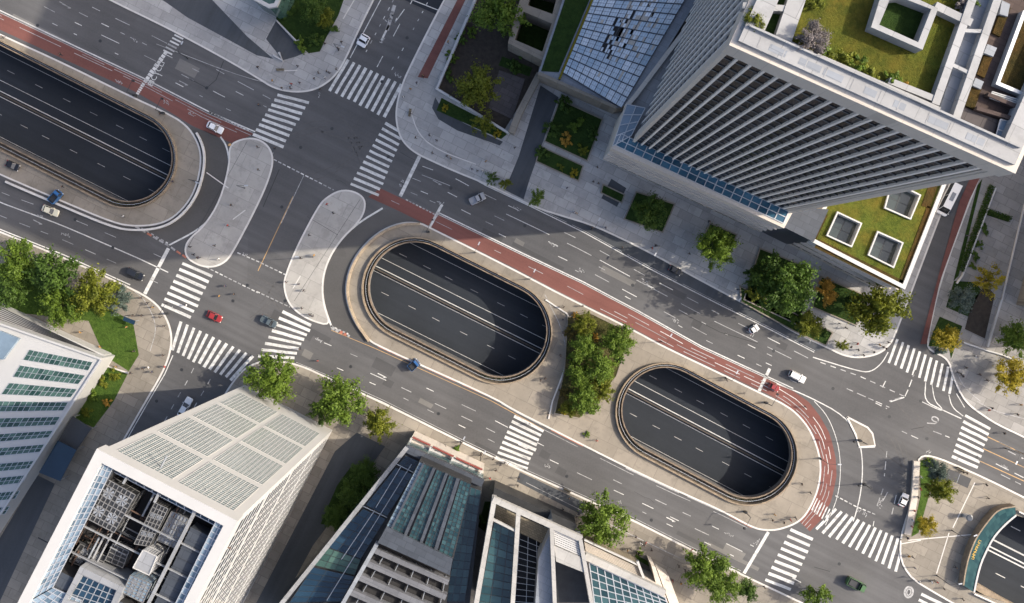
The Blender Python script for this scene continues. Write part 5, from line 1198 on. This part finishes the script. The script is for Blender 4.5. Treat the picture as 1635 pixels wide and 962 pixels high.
# ------------------------------------------------------------------ vehicles
def rrect(l, w, r, n=5, x0=0.0):
    out = []
    for cx, cy, q0 in ((l/2-r, w/2-r, 0), (-l/2+r, w/2-r, 90), (-l/2+r, -w/2+r, 180), (l/2-r, -w/2+r, 270)):
        for k in range(n+1): q = R(q0+90*k/n); out.append((x0+cx+r*math.cos(q), cy+r*math.sin(q)))
    return out
def loft(m, rings, cap=True, mi=0):
    n = len(rings[0]); base = len(m.v)
    for rg in rings: m.v += [tuple(p) for p in rg]
    for i in range(len(rings)-1):
        for k in range(n): m.f.append((base+i*n+k, base+i*n+(k+1) % n, base+(i+1)*n+(k+1) % n, base+(i+1)*n+k)); m.m.append(mi)
    if cap: m.f.append(tuple(base+(len(rings)-1)*n+k for k in range(n))); m.m.append(mi)
def vehicle(name, px, py, ang, col, label, cat='car', l=4.5, w=1.85, style='car', z=.01, rough=.3):
    p = G(px, py, .8); root = empty(name, (p.x, p.y, z), label, cat, None, 0)
    pm = paint('car_paint', col, rough); mats = [pm]
    hood = {'car': .82, 'suv': .95, 'pickup': .95, 'van': 1.05, 'truck': 1.0}[style]; roof = {'car': 1.45, 'suv': 1.72, 'pickup': 1.75, 'van': 2.5, 'truck': 2.3}[style]
    if style == 'car': cb = (-l*.40, l*.20); ct = (-l*.27, l*.045)
    elif style == 'suv': cb = (-l*.485, l*.22); ct = (-l*.43, l*.09)
    elif style == 'pickup': cb = (-l*.1, l*.26); ct = (-l*.06, l*.14)
    elif style == 'van': cb = (-l*.495, l*.42); ct = (-l*.49, l*.30)
    else: cb = (l*.2, l*.46); ct = (l*.21, l*.42)
    m = MB(); R_ = lambda L_, W_, r_, z_: [(x, y, z_) for x, y in rrect(L_, W_, r_)]
    loft(m, [R_(l-.3, w-.2, .3, .22), R_(l-.04, w-.03, .4, .42), R_(l, w, .45, .6), R_(l-.1, w-.06, .45, hood-.1), R_(l-.35, w-.26, .4, hood)])
    # roof panel with pillars
    rw = w*.36; bw = w*.45
    m.box((ct[0], -rw, roof-.05), (ct[1], rw, roof), None)
    for sy in (-1, 1):
        for xb, xt in ((cb[0], ct[0]), (cb[1], ct[1]), ((cb[0]+cb[1])/2, (ct[0]+ct[1])/2)): m.bar((xb, sy*bw, hood), (xt, sy*rw, roof), .09, .06)
    if style == 'pickup':
        m.box((-l*.48, -w*.46, hood), (-l*.12, -w*.38, hood+.3)); m.box((-l*.48, w*.38, hood), (-l*.12, w*.46, hood+.3)); m.box((-l*.48, -w*.46, hood), (-l*.45, w*.46, hood+.3))
    body = m.build('body', mats, root); 
    def wq(nm, pts): mm = MB(); mm.face(pts); return mm.build(nm, 'car_glass', root)
    e_ = .02
    wq('windscreen', [(cb[1], -bw+.05, hood), (cb[1], bw-.05, hood), (ct[1], rw-.05, roof-.03), (ct[1], -rw+.05, roof-.03)])
    wq('rear_window', [(cb[0], bw-.05, hood), (cb[0], -bw+.05, hood), (ct[0], -rw+.05, roof-.03), (ct[0], rw-.05, roof-.03)])
    for sy in (-1, 1):
        pts = [(cb[0]+.05, sy*bw, hood), (cb[1]-.05, sy*bw, hood), (ct[1]-.03, sy*rw, roof-.03), (ct[0]+.03, sy*rw, roof-.03)]; wq('side_window', pts if sy < 0 else pts[::-1])
    if style == 'truck':
        mm = MB(); mm.box((-l*.49, -w*.48, .75), (l*.16, w*.48, 1.0)); mm.box((-l*.49, -w*.48, 1.0), (l*.16, -w*.45, 1.9)); mm.box((-l*.49, w*.45, 1.0), (l*.16, w*.48, 1.9)); mm.box((-l*.49, -w*.45, 1.0), (-l*.475, w*.45, 1.9)); mm.box((l*.145, -w*.45, 1.0), (l*.16, w*.45, 2.0)); mm.build('cargo_bed', pm, root)
        mm = MB(); mm.box((-l*.46, -w*.43, 1.0), (l*.13, w*.43, 1.5)); mm.box((-l*.40, -w*.35, 1.5), (-l*.1, w*.3, 1.75)); mm.build('load', 'dark_metal', root)
    if style == 'van':
        mm = MB(); mm.box((-l*.2, -.5, roof), (l*.05, .5, roof+.12)); mm.build('roof_unit', 'grey_metal', root)
    for sx in (-1, 1):
        for sy in (-1, 1):
            wr = .33 if style in ('car',) else .4
            mm = MB(); c = Vector((sx*l*.31, sy*(w/2-.11), wr)); mm.tube(c-Vector((0, .11, 0)), c+Vector((0, .11, 0)), wr, None, 14); wh = mm.build('wheel', 'tyre', root)
            mm = MB(); mm.tube(c-Vector((0, .118, 0)), c+Vector((0, .118, 0)), wr*.6, None, 10); mm.build('rim', 'chrome', wh)
    for sy in (-1, 1):
        mm = MB(); mm.box((l/2-.14, sy*w*.36-.17, .58), (l/2-.02, sy*w*.36+.17, .72)); mm.build('headlight', 'lamp_lens', root)
        mm = MB(); mm.box((-l/2+.02, sy*w*.36-.17, .6), (-l/2+.13, sy*w*.36+.17, .74)); mm.build('tail_light', 'red_lens', root)
        mm = MB(); mm.box((cb[1]-.25, sy*(w/2+.08)-.09, hood), (cb[1]-.1, sy*(w/2+.08)+.09, hood+.14)); mm.build('wing_mirror', pm, root)
    # empties were placed unrotated, so the parts sit at the world origin: move them by the root
    for ch in root.children: ch.matrix_parent_inverse = Matrix()
    root.rotation_euler = (0, 0, ang); return root
ae = math.atan2(-.45, .89)          # along the avenue, heading right
ne_ = math.atan2(.87, .5)
WH, BK, DG = (.75, .75, .74), (.012, .012, .014), (.06, .065, .07)
vehicle('parked_car', 343, 203, ae, WH, 'white saloon car crossing the end of the western red cycle lane')
vehicle('car', 20, 264, ae+.05, BK, 'small black car on the pale plaza at the far left', l=3.6, z=.14)
vehicle('truck', 90, 314, ne_-.2, (.03, .12, .3), 'small blue truck on the plaza edge at the left', 'truck', 3.6, 1.9, 'truck', .14)
vehicle('taxi', 80, 336, ae+.08, (.7, .66, .5), 'cream car with yellow tail driving below the western plaza')
vehicle('car', 216, 437, ae, (.015, .017, .022), 'black estate car waiting near the south-western stop line', l=4.6, style='suv')
vehicle('car', 342, 505, ae+.03, (.26, .025, .025), 'red hatchback between the two southern zebra crossings', l=4.1)
vehicle('car', 429, 513, ae, (.07, .09, .1), 'dark grey pickup entering the southern crossing', 'pickup', 4.4, 1.9, 'pickup')
vehicle('truck', 661, 582, ne_-.35, (.03, .1, .26), 'small bright blue truck beside the red kerb of the middle plaza', 'truck', 2.9, 2.0, 'truck')
vehicle('car', 295, 650, ne_, (.68, .7, .72), 'white saloon in the side street next to the white high-rise', l=5.6)
vehicle('car', 762, 317, ne_-.6, (.3, .31, .33), 'grey and white open-backed car near the small kerbside trees', 'pickup', 4.2, 2.0, 'pickup')
vehicle('car', 1078, 431, ae, BK, 'black car in the shaded kerb lane along the tower forecourt', l=3.4, w=1.7)
vehicle('car', 1204, 525, ne_-.5, (.66, .66, .66), 'small white car among tree shadows on the upper avenue', l=2.6, w=1.7)
vehicle('car', 1273, 601, ae, WH, 'white sport utility car on the sunny eastern avenue', style='suv', l=4.5)
vehicle('car', 1236, 618, ae, (.24, .03, .03), 'small red car standing on the eastern cycle lane', l=2.8, w=1.5)
vehicle('van', 1514, 318, ne_+3.14+.06, WH, 'large white van driving down the street beside the sedum roof', 'van', 8.6, 3.0, 'van')
vehicle('truck', 1366, 932, ae, (.06, .13, .05), 'green open truck with dark load at the bottom right', 'truck', 5.0, 2.2, 'truck')
vehicle('car', 1443, 798, ne_+.1, (.66, .66, .66), 'white-topped car in the eastern cross street beside the plaza bed', l=3.4, w=1.9)
vehicle('car', 580, 64, ne_+3.14, (.72, .73, .75), 'short white car at the left kerb of the northern street', l=3.2, w=2.6)

# ------------------------------------------------------------------ street lamps, signals and signs
def lamp(px, py, ang, label, h=7.0, arm=2.2, group='street lamps'):
    p = G(px, py); root = empty('street_lamp', (p.x, p.y, .13), label, 'street lamp', group)
    m = MB(); m.tube((0, 0, 0), (0, 0, .9), .16, .13); m.build('base', 'dark_metal', root); m = MB(); m.tube((0, 0, .9), (0, 0, h), .09, .06); m.build('pole', 'dark_metal', root)
    d = Vector((math.cos(ang), math.sin(ang), 0)); m = MB(); m.tube((0, 0, h-.05), d*arm+Vector((0, 0, h+.25)), .05, .04, 6); m.build('arm', 'dark_metal', root)
    m = MB(); m.bar(d*(arm-.2)+Vector((0, 0, h+.35)), d*(arm+.7)+Vector((0, 0, h+.38)), .3, .16); m.build('lamp_head', 'light_metal', root)
    for ch in root.children: ch.matrix_parent_inverse = Matrix()
up, dn = R(62), R(-118)
for a in ((1308, 731, 0, 'lamp on the inner edge of the curved red lane around the eastern opening'), (945, 366, up, 'lamp on the forecourt kerb north of the middle opening'), (1046, 393, dn, 'lamp between the two square tree planters on the forecourt'), (1177, 462, dn, 'lamp at the corner of the large forecourt planter'), (759, 403, up, 'lamp on the cycle lane edge above the middle opening'), (845, 445, up, 'lamp at the north-eastern side of the middle opening'),
          (1056, 545, up, 'lamp beside the red lane north of the eastern opening'), (1158, 602, up, 'lamp beside the red lane at the top of the eastern opening'), (1519, 846, R(20), 'lamp in the middle of the corner plaza'), (300, 93, up, 'lamp at the end of the guard rail by the western opening'), (541, 80, R(-20), 'lamp on the pavement left of the northern street'), (736, 704, up, 'lamp on the southern pavement near the banner terrace'), (768, 726, up, 'lamp on the southern pavement left of the middle zebra crossing'), (1495, 918, R(10), 'lamp at the lower corner of the corner plaza'), (1604, 715, R(-118), 'lamp at the far right edge of the avenue'), (391, 300, R(0), 'lamp on the left traffic island'), (500, 410, R(180), 'lamp on the right traffic island'), (316, 290, R(-20), 'lamp on the rounded end of the western plaza')): lamp(*a)
def signal(px, py, ang, label, arm=5.0):
    p = G(px, py); root = empty('traffic_light', (p.x, p.y, .13), label, 'traffic light', 'traffic lights')
    m = MB(); m.tube((0, 0, 0), (0, 0, 5.6), .12, .08); m.build('pole', 'dark_metal', root); d = Vector((math.cos(ang), math.sin(ang), 0))
    m = MB(); m.tube((0, 0, 5.5), d*arm+Vector((0, 0, 5.8)), .07, .05, 6); m.build('arm', 'dark_metal', root)
    m = MB(); c = d*arm; m.box((c.x-.2, c.y-.2, 4.7), (c.x+.2, c.y+.2, 5.8)); m.build('signal_head', 'dark_metal', root)
    m = MB(); m.box((-.35, -.25, .02), (.35, .25, 1.4)); m.build('cabinet', 'dark_metal', root)
    for ch in root.children: ch.matrix_parent_inverse = Matrix()
for a in ((684, 370, R(62), 'traffic light beside the stop line above the middle opening'), (1189, 816, R(-118), 'traffic light at the southern edge of the eastern plaza'), (1378, 772, R(165), 'traffic light standing in the eastern cross street'), (217, 153, R(62), 'traffic light beside the broken stop line by the western opening'), (262, 181, R(62), 'traffic light at the rounded end of the western opening'), (1371, 702, R(170), 'traffic light on the small triangular island'), (268, 500, R(60), 'traffic light on the western corner by the zebra crossing'), (1222, 642, R(62), 'traffic light at the eastern stop line on the cycle lane')): signal(*a, arm=3.2)
def sign(px, py, label, mat):
    p = G(px, py); root = empty('road_sign', (p.x, p.y, .13), label, 'road sign')
    m = MB(); m.tube((0, 0, 0), (0, 0, 3.0), .05); m.build('post', 'light_metal', root); m = MB(); mx = Matrix.Rotation(R(30), 4, 'Z') @ Matrix.Rotation(R(55), 4, 'X'); mx = Matrix.Translation((0, 0, 2.7)) @ mx
    for k in range(1): m.mesh([mx @ Vector((.45*math.cos(q*.785+.39), .45*math.sin(q*.785+.39), zz)) for zz in (0, .05) for q in range(8)], [tuple(range(7, -1, -1)), tuple(range(8, 16))] + [(k2, (k2+1) % 8, 8+(k2+1) % 8, 8+k2) for k2 in range(8)])
    m.build('plate', mat, root)
    for ch in root.children: ch.matrix_parent_inverse = Matrix()
sign(1101, 872, 'red road sign at the southern kerb above the green tree', 'red_lens')
sign(372, 233, 'orange road sign on the tip of the left traffic island', 'orange_line')
# small kiosk with a dish on the corner plaza
p = G(1540, 822); root = empty('kiosk', (p.x, p.y, .13), 'small pale kiosk box casting a round shadow on the corner plaza', 'kiosk')
m = MB(); loft(m, [[(x, y, z) for x, y in rrect(1.2, 1.0, .2)] for z in (0, 2.0)]); m.build('cabinet', 'light_metal', root)
m = MB(); loft(m, [[(x, y, z) for x, y in rrect(a_, a_, a_*.45)] for a_, z in ((1.6, 2.3), (1.7, 2.4), (1.1, 2.5))]); m.build('roof', 'steel_dark', root)
m = MB(); m.tube((0, 0, 2), (0, 0, 2.4), .2); m.build('neck', 'light_metal', root)
for ch in root.children: ch.matrix_parent_inverse = Matrix()
# benches and bollards
def bench(px, py, ang, label):
    p = G(px, py); root = empty('bench', (p.x, p.y, .13), label, 'bench', 'benches on the pavements')
    m = MB(); m.box((-1, -.25, .4), (1, .25, .47)); m.build('seat', 'wood', root); m = MB(); m.box((-1, .22, .5), (1, .28, .9)); m.build('backrest', 'wood', root)
    for sx in (-.8, .8): m = MB(); m.box((sx-.05, -.22, 0), (sx+.05, .22, .4)); m.build('leg', 'dark_metal', root)
    for ch in root.children: ch.matrix_parent_inverse = Matrix()
    root.rotation_euler = (0, 0, ang)
for a in ((800, 792, AV, 'bench on the pavement above the framed block'), (847, 806, AV, 'bench beside the shaded kerb left of the solitary tree'), (1532, 748, AV, 'bench above the dark shelter on the corner plaza'), (655, 180, R(80), 'bench on the pavement curve beside the walled garden'), (905, 782, AV, 'bench by the kerb left of the solitary round tree'), (448, 112, 0, 'bench on the grey corner pavement at the top left')): bench(*a)

# ------------------------------------------------------------------ people
def person_mesh(shirt, legs, hair, stride):
    J = {0: (0, 0, .95), 1: (0, .0, 1.15), 2: (0, .01, 1.42), 3: (0, .02, 1.53), 4: (0, .04, 1.66), 5: (0, .03, 1.74),
         6: (.1, 0, .9), 7: (.11, stride*.5+.03, .5), 8: (.11, stride*.75-.06, .08), 9: (.11, stride*.75+.12, .05), 10: (-.1, 0, .9), 11: (-.11, -stride*.35+.03, .5), 12: (-.11, -stride*.9, .1), 13: (-.11, -stride*.9+.15, .05),
         14: (.2, .0, 1.38), 15: (.24, -stride*.35, 1.12), 16: (.25, -stride*.3+.1, .88), 17: (-.2, 0, 1.38), 18: (-.24, stride*.25, 1.12), 19: (-.25, stride*.5+.1, .9), 20: (.25, -stride*.3+.14, .8), 21: (-.25, stride*.5+.15, .82)}
    rad = {0: .15, 1: .14, 2: .17, 3: .06, 4: .1, 5: .07, 6: .095, 7: .065, 8: .045, 9: .04, 10: .095, 11: .065, 12: .045, 13: .04, 14: .07, 15: .05, 16: .04, 17: .07, 18: .05, 19: .04, 20: .035, 21: .035}
    E = [(0,1),(1,2),(2,3),(3,4),(4,5),(0,6),(6,7),(7,8),(8,9),(0,10),(10,11),(11,12),(12,13),(2,14),(14,15),(15,16),(16,20),(2,17),(17,18),(18,19),(19,21)]
    me = bpy.data.meshes.new('person'); me.from_pydata([J[i] for i in range(22)], E, []); o = bpy.data.objects.new('person', me); COL.objects.link(o)
    md = o.modifiers.new('skin', 'SKIN'); md.use_smooth_shade = True
    for i, v in enumerate(me.skin_vertices[0].data): v.radius = (rad[i], rad[i]*(.75 if i in (0, 1, 2) else 1)); v.use_root = (i == 0)
    o.modifiers.new('sub', 'SUBSURF').levels = 1
    me2 = bpy.data.meshes.new_from_object(o.evaluated_get(bpy.context.evaluated_depsgraph_get())); bpy.data.objects.remove(o)
    me2.materials.clear()
    for m_ in (shirt, legs, hair, M['skin']): me2.materials.append(m_)
    for f in me2.polygons:
        c = f.center
        f.material_index = 2 if (c.z > 1.66 or (c.z > 1.58 and c.y < .02)) else 3 if c.z > 1.5 or (abs(c.x) > .21 and c.z < .92) else 1 if c.z < .93 and abs(c.x) < .21 else 0
        f.use_smooth = True
    return me2
M['skin'] = plain('skin', (.42, .25, .17), .05)
def cloth(n, c): return plain(n, c, .1, .85)
dk = cloth('dark_trousers', (.018, .02, .03)); hr = cloth('dark_hair', (.02, .014, .01))
PEO = {'black': person_mesh(cloth('black_coat', (.012, .012, .014)), dk, hr, .3), 'navy': person_mesh(cloth('navy_coat', (.02, .03, .07)), dk, hr, .22), 'white': person_mesh(cloth('white_shirt', (.7, .7, .68)), dk, hr, .28), 'red': person_mesh(cloth('red_jacket', (.4, .04, .03)), dk, hr, .25), 'ochre': person_mesh(cloth('ochre_jacket', (.35, .19, .04)), dk, hr, .2)}
def people(place, group, pts, mix='black black navy black black white black ochre black black black red black'):
    mix = mix.split()
    for i, (px, py) in enumerate(pts):
        c = mix[(i*3 + len(pts)) % len(mix)]; p = G(px, py); o = bpy.data.objects.new('person', PEO[c]); COL.objects.link(o)
        z = .132 if 'road' not in group else .006
        o.location = (p.x, p.y, z); o.rotation_euler = (0, 0, random.uniform(0, 6.28)); k = random.uniform(1.05, 1.2); o.scale = (k, k, k*.95)
        noun = {'black': 'black coat', 'navy': 'navy coat', 'white': 'white shirt', 'red': 'red jacket', 'ochre': 'ochre jacket'}[c]
        tag(o, f'person in {noun} {place}', 'person', f'{group}, {noun}')
c2 = lambda L: [(410+x/3.007, y/3.007) for x, y in L]
c5 = lambda L: [(x/3.007, 320+y/3.007) for x, y in L]
c6 = lambda L: [(410+x/3.007, 320+y/3.007) for x, y in L]
c7 = lambda L: [(820+x/3.007, 320+y/3.007) for x, y in L]
c8 = lambda L: [(1225+x/3.007, 320+y/3.007) for x, y in L]
c4 = lambda L: [(410+x/3.007, 642+y/3.007) for x, y in L]
c10 = lambda L: [(820+x/3.007, 642+y/3.007) for x, y in L]
c12 = lambda L: [(1225+x/3.007, 642+y/3.007) for x, y in L]
people('on the grey rounded corner pavement below the top left bed', 'people at the top left corner', c2([(200,320),(300,352),(340,345),(352,352),(210,400),(330,375),(280,380),(170,405),(125,425),(165,425),(80,390),(10,325),(395,235),(330,212),(410,205),(385,335)]))
people('on the curved pavement below the walled garden', 'people by the walled garden', c2([(740,430),(705,465),(740,545),(770,400),(800,370),(845,735),(915,750),(932,762),(1100,775),(1085,820),(1060,820),(1035,812),(865,675),(765,662),(830,650),(920,205),(800,365)]), 'black ochre navy black white black ochre black')
people('on the left traffic island', 'people on the left island', [(413, 235), (414, 271)] + c5([(1115,22),(918,222),(935,258),(955,275),(962,272),(1055,280),(1035,215),(1100,120)]))
people('on the right traffic island', 'people on the right island', c6([(340,18),(370,60),(255,165),(280,262),(215,275),(145,390),(230,430),(220,515),(260,545),(272,552),(205,400)]))
people('on the western corner pavement beside the bright lawn', 'people on the western corner', c5([(685,465),(715,490),(740,510),(690,550),(775,558),(795,600),(650,720),(635,825),(695,805),(738,820),(722,798),(790,740),(800,795),(645,550)]))
people('on the lawn in front of the white western building', 'people on the lawn', c5([(395,630),(490,700),(615,605),(565,795)]), 'white ochre red')
people('on the plaza between the two eastern openings', 'people on the middle plaza', c7([(240,510),(235,632),(225,740),(150,850),(130,860),(330,505),(235,570)]) + [(846, 676), (875, 660), (952, 702)])
people('on the rounded eastern end of the plaza', 'people on the eastern plaza end', c12([(105,560),(130,550),(75,572),(30,535),(20,560),(160,388),(200,430),(250,268),(175,20)]) + c7([(1015,850),(1020,860)]))
people('on the narrow plaza beside the western opening', 'people on the western plaza', [(100, 88), (258, 182), (8, 60), (278, 290), (200, 345), (103, 298)])
people('on the southern pavement above the banner terrace', 'people above the banner terrace', c4([(770,162),(785,165),(890,205),(905,208),(1080,240),(1075,250),(985,190),(1137,268),(1190,285),(1170,297),(1205,290),(1148,322),(1120,362),(1160,470)]))
people('on the busy southern pavement between the buildings and the kerb', 'people on the southern pavement', c10([(25,360),(20,395),(235,510),(205,545),(265,455),(585,640),(610,672),(625,682),(632,668),(660,703),(560,700),(545,705),(590,718),(600,722),(300,545),(150,525),(175,545),(75,470),(310,530),(860,740),(790,780),(760,850),(820,800),(740,842),(800,862),(1198,880)]))
people('on the rounded pavement corner beside the big bright tree', 'people at the north-eastern corner', c8([(425,685),(455,740),(505,725),(530,690),(548,700),(562,708),(575,680),(395,700),(430,715),(370,610),(340,590)]))
people('on the eastern corner pavement', 'people on the eastern corner', c8([(920,830),(945,800),(1010,832),(905,822),(1045,860),(950,168),(990,745),(930,840)]) + [(1575, 653), (1580, 650), (1620, 660), (1626, 645), (1600, 690)])
people('on the corner plaza at the lower right', 'people on the corner plaza', c12([(700,790),(780,855),(795,852),(808,858),(840,890),(895,785),(670,732),(690,738),(930,330),(948,335),(1040,390),(930,940),(1050,455),(665,645),(720,855)]))
people('on the shaded forecourt of the tower', 'people on the tower forecourt', c7([(440,130),(290,55),(680,215),(662,228),(840,255),(935,100),(300,60),(375,130),(520,225)]) + [(955, 293), (947, 290), (953, 267), (822, 236), (905, 300), (1290, 545)])
people('on the bed ledge beside the corner plaza trees', 'people on the ledge', c12([(730,355),(725,410),(715,450),(697,515),(690,560),(685,590),(665,645)]), 'red black red white')
people('crossing the road near the western junction', 'people in the road at the western junction', [(440, 237), (376, 469), (362, 456), (300, 487), (480, 556), (508, 575), (415, 168), (512, 143), (352, 472)])
# ------------------------------------------------------------------ camera, sky and sun
cam = bpy.data.cameras.new('camera'); co = bpy.data.objects.new('camera', cam); COL.objects.link(co); scene.camera = co
co.location = (0, 0, D); cam.sensor_width = 36; cam.lens = 36*D/(1635*S); cam.clip_end = 3000; cam.clip_start = 1
cam.shift_x = (817.5-NX)/1635; cam.shift_y = (NY-481)/1635
EL, AZ = R(34), R(4)                          # sun height; its bearing above the picture's right-hand side
d = Vector((math.cos(EL)*math.cos(AZ), math.cos(EL)*math.sin(AZ), math.sin(EL)))
sun = bpy.data.lights.new('sun', 'SUN'); sun.energy = 3.0; sun.angle = R(.5); sun.color = (1, .9, .75)
so = bpy.data.objects.new('sun', sun); COL.objects.link(so); so.rotation_euler = d.to_track_quat('Z', 'Y').to_euler(); so.location = (0, 0, 300)
w = bpy.data.worlds.new('World'); scene.world = w; w.use_nodes = True; nt = w.node_tree
sky = nt.nodes.new('ShaderNodeTexSky'); sky.sky_type = 'NISHITA'; sky.sun_disc = False; sky.sun_elevation = EL; sky.sun_rotation = math.pi/2 - AZ
sky.dust_density = 4; sky.ozone_density = .3; sky.air_density = .75
nt.links.new(sky.outputs[0], nt.nodes['Background'].inputs['Color']); nt.nodes['Background'].inputs['Strength'].default_value = .15
vs = scene.view_settings; scene.display_settings.display_device = 'sRGB'; vs.view_transform = 'Standard'; vs.look = 'None'; vs.exposure = 1.02; vs.gamma = 1; vs.use_curve_mapping = False
scene.cycles.max_bounces = 6; scene.cycles.use_denoising = True
